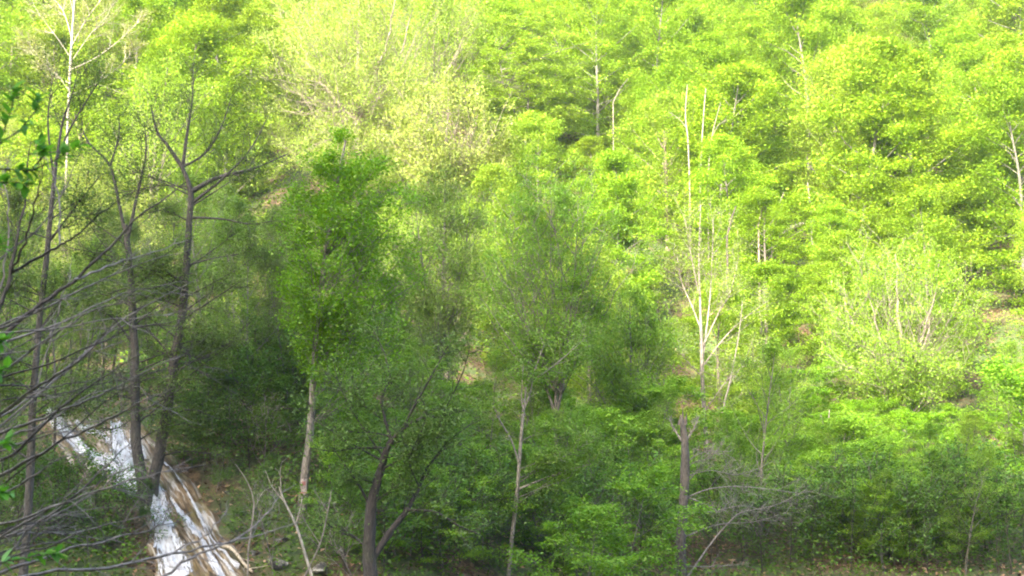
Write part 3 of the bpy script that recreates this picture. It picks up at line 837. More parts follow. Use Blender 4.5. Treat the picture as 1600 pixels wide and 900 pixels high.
dead_stem('rightmost of the three thin dead stems, with a side branch arching right', 71, [(1106, 300, 6), (1108, 250, 5), (1113, 210, 4), (1126, 160, 2)], 703, limbs=[[(1112, 215, 3), (1125, 193, 2.5), (1145, 186, 1)]])
dead_stem('pale bare stem near the top edge at right, taller of the twin stems', 120, [(1390, 120, 7), (1391, 60, 6), (1392, 0, 4), (1394, -40, 2)], 704, limbs=[[(1391, 50, 3), (1405, 15, 2), (1415, -20, 1)]], col=(0.5, 0.43, 0.37))
dead_stem('shorter of the twin pale stems near the top edge at right', 119, [(1380, 110, 5), (1380, 65, 5), (1378, 35, 3)], 705, col=(0.5, 0.43, 0.37))
dead_stem('short leaning pinkish stem above the fallen grey log', 66, [(1185, 350, 7), (1192, 325, 6), (1197, 300, 4)], 706, col=(0.42, 0.32, 0.26))
dead_stem('thin pale stem curving up right of the leaning pinkish one', 68, [(1205, 350, 4), (1215, 325, 4), (1225, 300, 2)], 707)
dead_stem('thin pale stem in the middle of the right slope, left of the dark hollow', 85, [(1292, 300, 5), (1289, 260, 5), (1290, 230, 3)], 708, limbs=[[(1290, 265, 2.5), (1300, 250, 2), (1308, 235, 1)]])
dead_stem('short stout pale stem just right of the leaning pinkish one', 70, [(1268, 340, 6), (1264, 305, 6), (1262, 285, 4)], 709)
dead_stem('dark bare stem rising above the pale-trunked tree at its right', 60, [(1136, 370, 8), (1142, 345, 7), (1150, 322, 5)], 710, col=(0.1, 0.08, 0.06))
dead_stem('small bent stem right of the layered yellow-green beech', 84, [(958, 160, 4), (968, 140, 4), (982, 122, 2)], 711)
dead_stem('thin leaning trunk right of the pale-trunked tree, half in shade', 48, [(1128, 700, 7), (1130, 640, 6), (1142, 590, 5), (1155, 520, 4), (1160, 470, 2)], 712, col=(0.25, 0.22, 0.18), limbs=[[(1140, 600, 3), (1165, 560, 2), (1180, 520, 1)]])
dead_stem('slim pale stem on the lower right slope, forked near its foot', 50, [(1293, 700, 5), (1294, 670, 5), (1296, 640, 3)], 713, limbs=[[(1294, 690, 3), (1287, 665, 2), (1283, 650, 1)]])
dead_stem('slim yellowish stem below the forked one on the lower right slope', 46, [(1346, 790, 6), (1342, 755, 5), (1338, 722, 4)], 714, col=(0.42, 0.38, 0.24))

def log(label, a, b, r, col, lift=0.3, name='fallen_log'):
    A = hit(*a); B = hit(*b)
    A[2] += lift; B[2] += lift
    n = 8; tt = np.linspace(0, 1, n)[:, None]
    pts = A * (1 - tt) + B * tt; pts[:, 2] += 0.1 * np.sin(tt[:, 0] * 5)
    o = empty(name, tuple(A), label, 'log', 'fallen logs')
    rad = r * np.linspace(1, 0.55, n)
    v, f = tube_arrays([(pts - A, rad)])
    me = mesh_arrays('stem', v, f, True)
    add('stem', me, BARK, o, color=col)
    rg = np.random.default_rng(int(a[0]))
    st = []
    for k in range(4):
        p, d = at_t(pts - A, rg.uniform(0.3, 0.95)); st.append((limb_line(p, side_dir(d, rg, 0.9, 0), r * 8, 4, rg), np.linspace(r * 0.4, r * 0.1, 5)))
    add('branch_stubs', tube_mesh('branch_stubs', st), BARK, o, color=col)
log('fallen grey log leaning across the bright slope, pointing up to the right', (1225, 395), (1305, 368), 0.14, (0.42, 0.38, 0.34), 1.2)
log('thin pale fallen branch on the lower right slope near the lit trees', (1460, 660), (1500, 655), 0.08, (0.4, 0.34, 0.28))
log('short fallen branch below the lit trees at the lower right', (1380, 840), (1440, 836), 0.08, (0.2, 0.15, 0.11))
log('dead branch lying across the bank right of the cascade', (345, 872), (395, 905), 0.05, (0.45, 0.38, 0.28), 0.25)

# ---------------------------------------------------------------- painted trunk
pt = crown_tree('beech_tree', 'dense dark green upright tree whose straight grey trunk carries a painted trail mark', 516, (545, 398, 126, 206), 471, 33, 'oval', (0.14, 0.25, 0.008), (0.15, 0.135, 0.115), 44000, 0.075, gap=-2.2, hollow=0.3, jit=0.13, n=120, nsub=11, ntw=5, r_tr=0.125, r_limb=0.016, r_sub=0.006,
                path=[(470, 850), (472, 800), (476, 745), (482, 700), (487, 640), (491, 560), (500, 460), (515, 360), (530, 270), (540, 220)])
MARK_W = paint_material('mark_white', (0.30, 0.26, 0.235)); MARK_R = paint_material('mark_red', (0.27, 0.12, 0.11))
def patch(name, cx, cy, w_, h_, mat, off):
    c = P(cx, cy, 33.0) - np.array(pt.location)
    Rr = 0.122 + off
    V, F = [], []
    n = 7
    for k in range(n):
        a = -PI / 2 + (k / (n - 1) - 0.5) * 2 * math.asin(min(0.95, w_ / 17))
        for s in (-1, 1):
            V.append((c[0] + Rr * math.cos(a), c[1] + Rr * math.sin(a) * 1.05, c[2] + s * h_ / 2 / FPX * 33))
    for k in range(n - 1): F.append((2 * k, 2 * k + 2, 2 * k + 3, 2 * k + 1))
    me = bpy.data.meshes.new(name); me.from_pydata(V, [], F); me.update()
    return add(name, me, mat, pt)
patch('painted_mark', 475.5, 760, 9, 24, MARK_W, 0.012)
patch('painted_band', 475, 769.5, 11, 2.4, MARK_R, 0.018)
patch('painted_square', 476, 755, 5.5, 6, MARK_R, 0.018)

# ---------------------------------------------------------------- cascade
def edge_l(py): return np.interp(py, [645, 665, 700, 740, 775, 800, 850, 915], [70, 60, 68, 110, 165, 215, 228, 235])
def edge_r(py): return np.interp(py, [645, 665, 700, 750, 800, 850, 915], [120, 225, 262, 305, 338, 362, 410])
def flow(px, py): return px - 0.66 * (py - 650)
from mathutils import noise as mnoise
def disp(px, py):
    s = flow(px, py)
    return 0.17 + 0.16 * mnoise.fractal(Vector((s * 0.045, py * 0.018, 3.1)), 0.8, 2.1, 5) + 0.05 * mnoise.fractal(Vector((s * 0.13, py * 0.09, 7.7)), 0.9, 2.0, 4)
def ground_px(px, py, off):
    p = hit(px, py, 27.5, 46); n = np.array((0, -0.45, 0.9))
    return p + n * off
def uv_of(me, U):
    l = me.uv_layers.new(name='UVMap')
    idx = np.empty(len(me.loops), np.int32); me.loops.foreach_get('vertex_index', idx)
    l.data.foreach_set('uv', U[idx].astype(np.float32).ravel())
nr, nc = 110, 70
V = []; U = []
for i in range(nr):
    py = 640 + i * (920 - 640) / (nr - 1)
    a, b = float(edge_l(py)), float(edge_r(py))
    for j in range(nc):
        s = j / (nc - 1); px = a + (b - a) * s + 5 * math.sin(py * 0.13 + (3 if s > 0.5 else 0))
        e = min(1, 8 * min(s, 1 - s)) * min(1, (i + 0.01) / 5)
        V.append(ground_px(px, py, float(disp(px, py)) * e - 0.06 * (1 - e))); U.append((flow(px, py) / 220, py / 220))
V = np.array(V); i = np.arange(nr - 1)[:, None] * nc; j = np.arange(nc - 1)[None, :]
F = np.stack((i + j, i + j + 1, i + nc + j + 1, i + nc + j), -1).reshape(-1, 4)
me = mesh_arrays('tufa_slope', V, F, True); uv_of(me, np.array(U))
tag(add('tufa_slope', me, TUFA), 'wet ochre and cream tufa slope the cascade runs over', kind='structure')

def strip(name, line, label):
    nn = 40; m = 10; L = np.array(line, float); q = np.linspace(0, len(L) - 1, nn)
    X = np.interp(q, range(len(L)), L[:, 0]); Y = np.interp(q, range(len(L)), L[:, 1]); W = np.interp(q, range(len(L)), L[:, 2])
    V, U = [], []
    dX = np.gradient(X); dY = np.gradient(Y)
    for k in range(nn):
        ln = math.hypot(dX[k], dY[k]); nx_, ny_ = dY[k] / ln, -dX[k] / ln
        for a in range(m):
            s = a / (m - 1); o = (s - 0.5) * 2 * W[k] * 1.25
            px, py = X[k] + nx_ * o, Y[k] + ny_ * o
            V.append(ground_px(px, py, float(disp(px, py)) + 0.035 + 0.03 * math.sin(PI * s) + 0.012 * math.sin(k * 1.1 + a * 2)))
            U.append((s * 0.999, q[k] * 0.55 + L[0, 0] * 0.1))
    V = np.array(V); i = np.arange(nn - 1)[:, None] * m; j = np.arange(m - 1)[None, :]
    F = np.stack((i + j, i + j + 1, i + m + j + 1, i + m + j), -1).reshape(-1, 4)
    me = mesh_arrays(name, V, F, True); uv_of(me, np.array(U))
    tag(add(name, me, WATER), label, kind='structure')
strip('water', [(76, 655, 6), (92, 674, 10), (112, 695, 9), (137, 716, 11), (162, 736, 12), (188, 756, 13), (216, 778, 11)], 'upper left arm of white water sliding down the tufa')
strip('water', [(182, 668, 8), (187, 700, 13), (194, 725, 20), (204, 750, 20), (212, 778, 16)], 'short upper right arm of white water between the trunks')
strip('water', [(240, 765, 6), (248, 790, 14), (253, 820, 16), (259, 850, 18), (268, 880, 22), (279, 918, 26)], 'broad lower fall of white water below the forked trunks')
strip('water', [(268, 790, 3), (286, 812, 6), (302, 838, 7), (322, 868, 5), (348, 912, 7)], 'white rivulet right of the broad lower fall')
for i_, (x0_, y0_, x1_, y1_, w_) in enumerate([(258, 735, 372, 905, 1.8), (300, 800, 362, 912, 2.0), (205, 690, 225, 730, 5), (120, 668, 175, 705, 4)]):
    m_ = [(x0_ + (x1_ - x0_) * t_ + 5 * math.sin(7 * t_ + i_), y0_ + (y1_ - y0_) * t_, w_ * (0.5 + 0.8 * abs(math.sin(5 * t_ + i_)))) for t_ in np.linspace(0, 1, 8)]
    strip('water', m_, 'thin broken trickle of water over brown tufa')
# boulders
def boulder(label, px, py, w_px, seed, d=None):
    p = hit(px, py, 27.0, 60) if d is None else P(px, py, d)
    rr = w_px * 0.5 / FPX * p[1]
    rg = np.random.default_rng(seed)
    import bmesh
    bm = bmesh.new(); bmesh.ops.create_icosphere(bm, subdivisions=3, radius=1)
    dirs = unit(rg.normal(size=(9, 3))); cut = rg.uniform(0.4, 0.8, 9)
    for v in bm.verts:
        c = np.array(v.co)
        for q, k in zip(dirs, cut):
            e = c @ q - k
            if e > 0: c = c - q * e
        c = c * (1 + 0.05 * math.sin(c[0] * 9 + seed) * math.sin(c[1] * 8) + 0.03 * math.sin(c[2] * 17 + c[0] * 11))
        v.co = Vector(c * np.array((1, 0.8, 0.75)) * rr)
    me = bpy.data.meshes.new('boulder'); bm.to_mesh(me); bm.free()
    o = add('boulder', me, ROCK, None, tuple(p - np.array((0, 0, rr * 0.05)))); o.rotation_euler = (0, 0, rg.uniform(0, 6))
    return tag(o, label, 'rock', 'boulders on the bank right of the cascade')
boulder('largest dark boulder with pale streaks at the foot of the bank', 430, 882, 44, 1)
boulder('small dark rock just left of the largest boulder', 398, 868, 26, 2)
boulder('dark rock halfway up the bank below the overhanging leaves', 378, 806, 30, 3)
boulder('grey rock left of the painted trunk', 440, 846, 26, 4)
boulder('pale grey rock at the bottom edge below the painted trunk', 500, 893, 46, 5)
boulder('low pale rock right of the painted trunk', 530, 862, 34, 6)
boulder('rounded rock at the bottom left under the branches', 30, 800, 40, 7)
boulder('small black rock beside the tufa edge', 355, 770, 20, 8)

# ---------------------------------------------------------------- near shaded wood: left and centre
items = []
def near(kind, idx, px, py_top, d, leafc, barkc, adj, width=1.0, name='young_tree'):
    if 960 < px < 1250 and d < 39.5 and kind != 'tangle': d += 5.0
    if 420 < px < 530 and d < 36.5 and kind != 'tangle': d += 5.0                 # the snag stands in front of these
    if 1070 < px < 1130 and d < 50: px += 70
    if kind == 'sapling' and (1215 < px < 1300 or 1400 < px < 1470) and d < 52: px += 60       # gaps that show the leaf litter
    top = P(px, py_top, d); zb = g(top[0], d); h = capped(px, d, max(1.2, top[2] - zb), zb)
    pr = PROTO[kind][idx % len(PROTO[kind])]
    sz = h / pr['top']
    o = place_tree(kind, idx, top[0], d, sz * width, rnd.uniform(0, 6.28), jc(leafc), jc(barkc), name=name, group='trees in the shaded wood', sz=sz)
    items.append((o, px, py_top, adj))
rn2 = random.Random(3)
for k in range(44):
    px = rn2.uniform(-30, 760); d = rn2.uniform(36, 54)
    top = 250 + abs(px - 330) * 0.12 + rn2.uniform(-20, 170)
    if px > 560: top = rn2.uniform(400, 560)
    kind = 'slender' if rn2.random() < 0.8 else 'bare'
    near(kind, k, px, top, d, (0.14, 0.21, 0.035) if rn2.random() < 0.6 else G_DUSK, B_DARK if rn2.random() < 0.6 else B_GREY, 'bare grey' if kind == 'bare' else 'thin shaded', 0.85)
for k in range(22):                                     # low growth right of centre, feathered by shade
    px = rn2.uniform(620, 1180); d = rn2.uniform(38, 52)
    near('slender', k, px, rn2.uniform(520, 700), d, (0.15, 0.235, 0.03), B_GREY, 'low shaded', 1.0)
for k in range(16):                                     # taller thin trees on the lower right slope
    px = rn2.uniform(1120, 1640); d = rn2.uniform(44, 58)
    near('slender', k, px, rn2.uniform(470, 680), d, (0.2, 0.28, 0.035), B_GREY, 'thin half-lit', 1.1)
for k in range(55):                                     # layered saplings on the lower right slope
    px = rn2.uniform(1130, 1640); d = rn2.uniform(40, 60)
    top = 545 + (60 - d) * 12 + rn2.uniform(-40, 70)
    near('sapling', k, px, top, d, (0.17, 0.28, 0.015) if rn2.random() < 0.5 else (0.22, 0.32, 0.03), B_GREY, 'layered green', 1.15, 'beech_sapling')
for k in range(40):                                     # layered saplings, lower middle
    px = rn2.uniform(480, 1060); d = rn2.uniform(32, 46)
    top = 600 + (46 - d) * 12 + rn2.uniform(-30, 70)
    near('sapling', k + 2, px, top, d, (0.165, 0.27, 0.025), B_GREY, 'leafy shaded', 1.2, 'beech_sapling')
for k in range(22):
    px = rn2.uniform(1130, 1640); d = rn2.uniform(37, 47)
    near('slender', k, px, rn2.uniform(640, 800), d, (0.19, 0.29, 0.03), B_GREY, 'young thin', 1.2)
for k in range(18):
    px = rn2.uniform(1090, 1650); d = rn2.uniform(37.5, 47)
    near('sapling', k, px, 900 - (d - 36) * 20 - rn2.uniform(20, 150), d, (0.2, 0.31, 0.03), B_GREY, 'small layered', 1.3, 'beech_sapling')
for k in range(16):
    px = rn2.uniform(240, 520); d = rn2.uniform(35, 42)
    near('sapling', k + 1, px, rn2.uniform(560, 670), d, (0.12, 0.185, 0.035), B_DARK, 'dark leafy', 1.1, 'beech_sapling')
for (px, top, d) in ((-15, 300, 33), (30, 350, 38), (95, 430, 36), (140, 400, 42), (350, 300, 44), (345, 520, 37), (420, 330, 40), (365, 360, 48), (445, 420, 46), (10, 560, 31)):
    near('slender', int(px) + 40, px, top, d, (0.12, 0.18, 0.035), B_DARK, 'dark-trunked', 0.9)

PROTO['tangle'] = [gen_tree(160 + k, 'fan', 2.6, 1.7, nl=12, t0=0.08, nsub=8, ntw=3, leaves=500, leafL=0.06, flat=0.8, jit=0.15, tr=0.010, lean=0.3) for k in range(3)]
for k, (px, top, d, wd) in enumerate([(1125, 700, 39.5, 0.9), (1185, 735, 40, 1.1), (1235, 790, 39, 0.8), (430, 760, 31, 0.8), (370, 770, 31.5, 0.9), (340, 690, 34, 1.1), (410, 690, 34.5, 1.2), (560, 800, 31, 1.1), (640, 850, 33, 1.1), (950, 760, 38, 1.2), (1020, 720, 40, 1.1)]):
    near('tangle', k, px, top, d, G_DUSK, (0.17, 0.15, 0.13), 'low bare twiggy grey', wd, 'bare_shrub')
finish_labels([i for i in items if 'twiggy' not in i[3]], 'tree')
finish_labels([i for i in items if 'twiggy' in i[3]], 'shrub')
for i in items:
    if 'twiggy' in i[3]: i[0]['category'] = 'shrub'; i[0]['group'] = 'bare grey shrubs'
# shrubs on the banks
PROTO['shrub'] = [gen_tree(140 + k, 'oval', 1.6, 1.0, nl=14, t0=0.05, nsub=6, ntw=4, leaves=1500, leafL=0.065, flat=1.0, jit=0.08, tr=0.012) for k in range(3)]
items = []
for k, (px, py, s) in enumerate([(760, 865, 1.1), (820, 850, 1.2), (880, 900, 1.2), (960, 855, 1.3), (1030, 900, 0.9), (1110, 900, 0.9), (1235, 890, 1.2), (1160, 880, 1.0), (1350, 865, 1.2), (1420, 897, 1.1), (1540, 862, 1.3), (1580, 898, 1.1), (690, 900, 1.0), (1270, 885, 1.2), (1330, 895, 1.1), (1390, 880, 1.3), (1450, 893, 1.1), (1505, 882, 1.3), (1560, 895, 1.1), (1600, 880, 1.2), (1300, 860, 1.2), (1480, 858, 1.3), (228, 800, 0.35), (300, 740, 0.5), (345, 800, 0.45), (372, 850, 0.4), (225, 850, 0.4), (100, 850, 0.8), (60, 850, 0.9), (150, 860, 0.9), (200, 830, 0.4), (20, 890, 1.0), (270, 672, 1.1), (320, 690, 1.0), (355, 700, 1.0),
                                 (300, 712, 0.8), (390, 735, 1.1), (430, 700, 1.2), (300, 660, 1.1), (345, 670, 1.2), (385, 690, 1.1), (410, 665, 1.3), (420, 770, 0.8), (520, 800, 1.1), (560, 830, 1.0), (540, 760, 1.0), (350, 750, 0.8), (320, 735, 0.8), (410, 830, 0.7), (120, 850, 1.0), (190, 880, 0.9), (40, 830, 0.9), (640, 830, 1.1), (700, 845, 1.1), (540, 900, 1.0), (600, 895, 1.1), (660, 890, 1.0), (720, 880, 1.1), (780, 895, 1.0), (850, 880, 1.1),
                                 (930, 890, 1.2), (1000, 880, 1.1), (1120, 870, 1.2), (1190, 895, 1.0), (900, 830, 1.1), (1160, 830, 1.0), (90, 900, 0.8), (160, 840, 0.5)]):
    p = hit(px, py, 27, 90)
    o = place_tree('shrub', k, p[0], p[1], s * 1.1, rnd.uniform(0, 6), jc((0.09, 0.16, 0.03)), B_DARK, name='shrub', cat='shrub', group='leafy shrubs on the banks')
    w1 = 'left of the cascade' if px < 235 and py > 700 else ('above the cascade' if py < 760 and px < 460 else ('right of the cascade' if px < 560 else ('at bottom centre' if px < 1000 else 'around the snag foot')))
    items.append((o, px, py, w1))
gp = {}
for it in items: gp.setdefault(it[3], []).append(it)
for w1, l in gp.items():
    l.sort(key=lambda i: i[1])
    for k, it in enumerate(l): it[0]['label'] = f'small leafy green shrub {w1}, {ORD[k]} of {NUM[len(l)]} from the left'

# ---------------------------------------------------------------- ground cover and leaf litter
rg = np.random.default_rng(5)
n = 42000
yy = rg.uniform(27, 75, n); xx = rg.uniform(-1, 1, n) * (0.4 * yy + 2)
pos = np.stack((xx, yy, gz(xx, yy) + 0.04 + rg.uniform(0, 0.05, n)), -1)
def carpet(name, y0, y1, n, hgt, size, col, label, thr, seed):
    q = np.random.default_rng(seed)
    y_ = q.uniform(y0, y1, n); x_ = q.uniform(-1, 1, n) * (0.38 * y_ + 2)
    f = np.sin(x_ * 0.8 + y_ * 0.33) + np.sin(x_ * 0.37 - y_ * 0.9 + 1) + 0.7 * np.sin(x_ * 2.3 + y_ * 1.9) + q.normal(size=n) * 0.3
    m_ = f > thr; x_, y_, f = x_[m_], y_[m_], f[m_]
    pj_ = np.array([project((a_, b_, c_)) for a_, b_, c_ in zip(x_, y_, gz(x_, y_))])
    ok = ~((y_ < 50) & (pj_[:, 1] > 655) & (pj_[:, 0] > edge_l(pj_[:, 1]) - 2) & (pj_[:, 0] < edge_r(pj_[:, 1])))
    x_, y_, f = x_[ok], y_[ok], f[ok]
    p_ = np.stack((x_, y_, gz(x_, y_) + hgt * np.clip(f - thr, 0.1, 1.6) * q.uniform(0.1, 1, len(x_))), -1)
    tag(add(name, leaf_mesh(name, p_, size, q, 0.9), LEAF, color=col), label, 'undergrowth', kind='stuff')
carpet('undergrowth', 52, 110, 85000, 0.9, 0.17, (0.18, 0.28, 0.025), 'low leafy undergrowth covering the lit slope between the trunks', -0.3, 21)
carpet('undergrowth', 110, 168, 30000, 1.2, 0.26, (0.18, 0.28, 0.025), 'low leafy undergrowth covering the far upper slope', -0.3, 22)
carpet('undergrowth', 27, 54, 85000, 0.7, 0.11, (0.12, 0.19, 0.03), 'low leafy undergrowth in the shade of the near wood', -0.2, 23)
tag(add('leaf_litter', leaf_mesh('leaf_litter', pos, 0.13, rg, 1.6), DRY), 'orange-brown dry beech leaves strewn over the slope', 'leaf litter', kind='stuff')
n = 45000
yy = rg.uniform(27, 52, n); xx = rg.uniform(-1, 1, n) * (0.4 * yy + 2)
m = (np.sin(xx * 0.9 + yy * 0.7) + np.sin(xx * 0.5 - yy * 1.1 + 1) + rg.normal(size=n) * 0.5) > 0.1
xx, yy = xx[m], yy[m]
pos = np.stack((xx, yy, gz(xx, yy) + rg.uniform(0.02, 0.3, len(xx))), -1)
# keep the cascade clear
pj = np.array([project(p) for p in pos])
k_ = ~((pj[:, 1] > 650) & (pj[:, 0] > np.array(edge_l(pj[:, 1])) - 4) & (pj[:, 0] < np.array(edge_r(pj[:, 1])) + 4))
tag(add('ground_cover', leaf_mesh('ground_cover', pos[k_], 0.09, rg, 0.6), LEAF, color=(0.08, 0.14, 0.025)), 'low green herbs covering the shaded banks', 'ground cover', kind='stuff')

# ---------------------------------------------------------------- foreground: bare bush at the left edge, close to the camera
def near_bush():
    d = 9.0
    base = np.array((-4.6, d, g(-4.6, d)))
    r = empty('bare_bush', tuple(base), 'bare grey many-branched bush reaching in from the left edge, close to the viewer', 'bush')
    rng = np.random.default_rng(77)
    B = [  # (start depth offset) branches given by the way they cross the view
        [(-200, 900, 14), (-60, 640, 12), (0, 528, 9), (60, 478, 7), (118, 438, 6), (200, 355, 4), (290, 285, 2)],
        [(118, 438, 5), (180, 412, 4), (240, 395, 3), (292, 376, 1.5)],
        [(-150, 800, 12), (-40, 560, 10), (0, 482, 9), (18, 425, 7), (40, 310, 4), (48, 220, 2)],
        [(18, 425, 6), (90, 385, 5), (110, 375, 4), (160, 330, 3), (205, 300, 1.2)],
        [(18, 425, 5), (38, 380, 4), (55, 320, 3), (70, 250, 1.2)],
        [(-200, 820, 10), (-60, 740, 8), (20, 712, 6), (90, 640, 4), (160, 590, 3), (240, 540, 1.2)],
        [(-200, 760, 9), (-60, 700, 7), (10, 640, 6), (60, 600, 5), (120, 570, 4), (185, 500, 2)],
        [(-220, 860, 12), (-60, 770, 9), (40, 722, 6), (110, 680, 5), (170, 655, 4), (215, 630, 3), (270, 608, 1.5)],
        [(-200, 800, 8), (-40, 690, 7), (60, 655, 5), (120, 632, 4), (190, 600, 3), (280, 555, 1.2)],
        [(-250, 1000, 12), (-60, 930, 10), (60, 894, 7), (180, 888, 6), (262, 868, 5), (330, 852, 4), (400, 838, 3), (470, 815, 1.2)],
        [(262, 868, 4), (320, 838, 3), (345, 812, 2), (360, 790, 1)],
        [(-200, 1040, 10), (-30, 905, 7), (80, 866, 5), (160, 845, 4), (240, 828, 3), (300, 800, 1.2)],
        [(180, 1000, 8), (240, 915, 6), (300, 872, 5), (380, 838, 4), (420, 800, 3), (445, 765, 1.2)],
        [(60, 600, 3), (80, 520, 2.5), (105, 445, 2), (115, 400, 1)],
        [(-100, 600, 6), (0, 600, 4), (80, 606, 3), (150, 590, 2), (220, 575, 1)],
        [(-120, 640, 7), (-20, 520, 5), (10, 420, 4), (15, 330, 3), (0, 250, 1.5)],
        [(90, 385, 3.5), (95, 330, 3), (85, 280, 2), (70, 240, 1)],
        [(-60, 960, 8), (40, 830, 5), (110, 780, 4), (170, 725, 3), (205, 690, 1.5)],
        [(-120, 500, 5), (-20, 420, 4), (60, 360, 3), (110, 280, 2), (130, 220, 1)],
        [(-160, 700, 8), (-30, 610, 6), (70, 530, 4), (150, 480, 3), (210, 470, 1.5)],
    ]
    for k in range(26):
        y0 = rng.uniform(480, 930); rise = rng.uniform(0.1, 1.0); Lb = rng.uniform(90, 330); c0 = rng.uniform(3, 6)
        B.append([(-150, y0 + 110 * rise + 40, c0 * 1.6), (-40, y0 + 30 * rise, c0), (Lb * 0.3, y0 - Lb * 0.3 * rise + rng.normal() * 8, c0 * 0.7), (Lb * 0.65, y0 - Lb * 0.62 * rise + rng.normal() * 8, c0 * 0.45), (Lb, y0 - Lb * 0.8 * rise, 1.0)])
    for q in B:
        dd = rng.uniform(-1.2, 1.2)
        pts = np.array([P(a, b, d + dd * k / len(q)) for k, (a, b, c) in enumerate(q)])
        rad = np.array([c * 0.5 / FPX * d for a, b, c in q])
        m = 4 * len(q); tt = np.linspace(0, len(q) - 1, m)
        sp = np.stack([np.interp(tt, range(len(q)), pts[:, a]) for a in range(3)], -1)
        sp[1:-1] = (sp[:-2] + sp[1:-1] * 2 + sp[2:]) / 4
        sp += rng.normal(size=sp.shape) * 0.006
        rr = np.interp(tt, range(len(q)), rad)
        wood, fine = branch_out([(sp, rr)], rng, 9, 4, 0.2, 0.5, 0.2, 0.02, 0.0035)
        lines = [(sp, rr)] + wood
        if q[0][0] < -40 or q[0][1] > 950:               # runs on, out of view, down to the bush's foot
            s0 = sp[0]
            kk = np.linspace(0, 1, 7)[:, None]
            rt = base * (1 - kk) + s0 * kk; rt[:, 2] += 0.5 * np.sin(kk[:, 0] * PI)
            lines.append((rt, np.linspace(rad[0] * 1.6, rad[0], 7)))
        add('branch', tube_mesh('branch', [(a - base, b) for a, b in lines]), BARK, r, color=(0.17, 0.15, 0.135) if rng.random() < 0.55 else (0.06, 0.05, 0.045))
near_bush()

def near_leaves():
    d = 6.0
    base = np.array((-3.1, d, g(-3.1, d)))
    r = empty('leafy_sapling', tuple(base), 'leafy sapling with large soft green leaves just inside the left edge', 'sapling')
    rng = np.random.default_rng(88)
    stem = np.array([base + (0, 0, -0.2), base + (0.1, 0, 1.2), base + (0.0, 0, 2.6), P(-70, 700, d), P(-60, 500, d), P(-50, 300, d), P(-40, 120, d)])
    add('stem', tube_mesh('stem', [(stem - base, np.array((0.03, 0.028, 0.024, 0.02, 0.016, 0.01, 0.005)))]), BARK, r, color=B_DARK)
    tw = [[(-55, 262), (0, 264), (50, 266), (90, 248), (130, 222)], [(-55, 300), (-10, 240), (8, 200), (20, 165), (20, 140)], [(-10, 230), (30, 205), (55, 175), (60, 150)],
          [(-60, 560), (-20, 535), (15, 530)], [(-60, 620), (-20, 585), (12, 575)], [(-60, 740), (-10, 700), (14, 690)], [(-65, 800), (-20, 770), (18, 770)], [(-65, 920), (0, 880), (60, 868), (90, 864)],
          [(-55, 300), (-10, 285), (30, 285), (40, 290)], [(50, 266), (70, 240), (60, 215)], [(-60, 440), (-20, 400), (0, 380)]]
    one = None
    v, f = leaf_arrays(np.zeros((1, 3)), 1.0, np.random.default_rng(1), 50.0)
    # one folded, pointed leaf blade of eight faces, 1 m long, shared by all
    prof = [(0, 0.0), (0.2, 0.2), (0.45, 0.28), (0.75, 0.18), (1.0, 0.0)]
    V = []
    for t, w_ in prof: V += [(t, -w_, 0.09 * w_ / 0.28 - 0.1 * t * t), (t, 0, -0.1 * t * t), (t, w_, 0.09 * w_ / 0.28 - 0.1 * t * t)]
    F = []
    for k in range(4): F += [(3 * k, 3 * k + 1, 3 * k + 4, 3 * k + 3), (3 * k + 1, 3 * k + 2, 3 * k + 5, 3 * k + 4)]
    blade = bpy.data.meshes.new('leaf'); blade.from_pydata(V, [], F); blade.update()
    cols = [(0.09, 0.22, 0.03), (0.14, 0.3, 0.04), (0.06, 0.15, 0.035), (0.15, 0.28, 0.1)]
    for q in tw:
        pts = np.array([P(a, b, d + rng.uniform(-0.12, 0.12)) for a, b in q])
        add('twig', tube_mesh('twig', [(pts - base, np.linspace(0.006, 0.002, len(q)))]), BARK, r, color=(0.06, 0.045, 0.03))
        for k in range(12 + 4 * len(q)):
            p, dr = at_t(pts, rng.uniform(0.35, 1.0))
            o = add('leaf', blade, LEAF, r, tuple(p - base), color=cols[rng.integers(0, 4)])
            s = rng.uniform(0.035, 0.075); o.scale = (s, s, s)
            vd = Vector(side_dir(dr, rng, 0.9, 0.2))
            o.rotation_mode = 'QUATERNION'; o.rotation_quaternion = vd.to_track_quat('X', 'Z')
near_leaves()

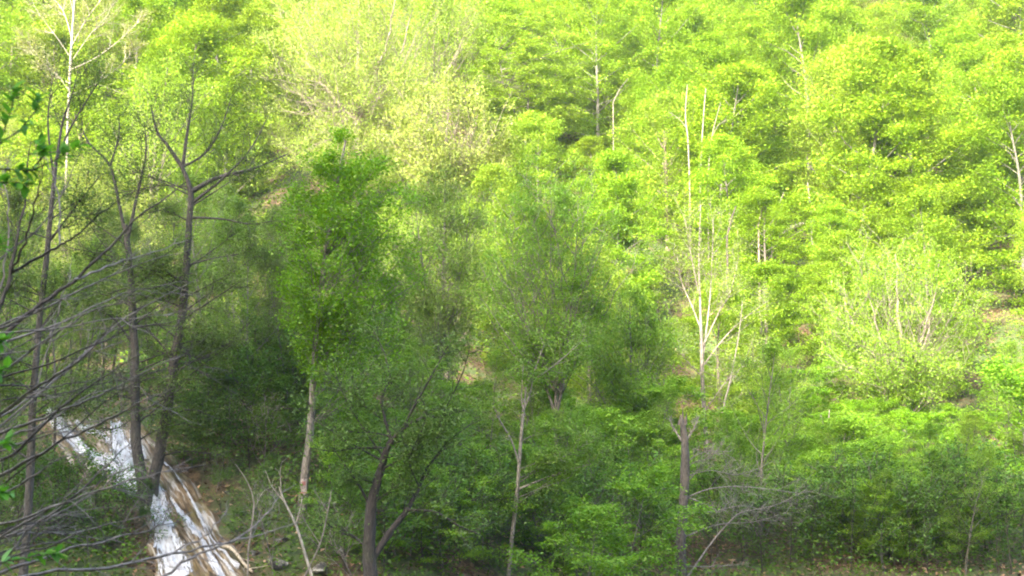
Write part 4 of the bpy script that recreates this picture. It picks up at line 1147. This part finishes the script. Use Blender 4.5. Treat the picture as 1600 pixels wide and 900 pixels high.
# thin pale saplings at the bottom
drawn('pale_sapling', 'thin pale leaning sapling with bare forks, left of the painted trunk', 20.0,
      [(490, 912, 6), (478, 870, 5.5), (462, 820, 5), (445, 785, 4), (436, 760, 3)],
      [[(440, 775, 3), (438, 740, 2), (440, 722, 1)], [(445, 785, 3), (425, 760, 2), (415, 735, 1)], [(462, 820, 2.5), (470, 790, 2), (472, 775, 1)]],
      G_DUSK, (0.33, 0.29, 0.24), 60, 0.05, 801, nsub=5, ntw=2, r_sub=0.004)
drawn('pale_sapling', 'thin arched grey twig stem over the bank above the dark boulders', 20.0,
      [(388, 860, 4), (396, 800, 3.5), (395, 775, 3), (385, 750, 2.5), (368, 725, 1.5)],
      [[(396, 800, 2), (410, 770, 1.5), (425, 760, 0.8)]], G_DUSK, (0.24, 0.21, 0.18), 0, 0.05, 802, nsub=3, ntw=2, r_sub=0.003)
drawn('pale_sapling', 'bare grey sapling with curved twigs right of the painted trunk foot', 22.0,
      [(470, 912, 4), (500, 850, 3.5), (512, 800, 3), (518, 765, 1.5)],
      [[(500, 850, 2), (480, 820, 1.5), (470, 800, 1)], [(512, 800, 2), (500, 780, 1.5), (490, 765, 1)]], G_DUSK, (0.2, 0.175, 0.15), 0, 0.05, 803, nsub=4, ntw=2, r_sub=0.003)
# ---------------------------------------------------------------- thin volume added over the whole valley, standing in for lens glare
hm, ht, ho = newmat('lens_veil')
pv = N(ht, 'ShaderNodeVolumePrincipled'); pv.inputs['Color'].default_value = (0.93, 0.96, 1.0, 1)
pv.inputs['Density'].default_value = 0.00028; pv.inputs['Anisotropy'].default_value = 0.3
ht.links.new(pv.outputs[0], ho.inputs['Volume'])
HV = [(x_, y_, z_) for z_ in (-12, 101) for y_ in (-200, 270) for x_ in (-190, 190)]
hz = mesh_arrays('lens_veil', HV, [(0, 2, 3, 1), (4, 5, 7, 6), (0, 1, 5, 4), (2, 6, 7, 3), (0, 4, 6, 2), (1, 3, 7, 5)])
tag(add('lens_veil', hz, hm), 'thin pale volume filling the valley, standing in for lens glare', 'lens_veil', kind='stuff')
import sys; sys.stderr.write('TRIS %d slope %d\n' % (sum(len(m.polygons) for m in bpy.data.meshes) * 2, NSLOPE))
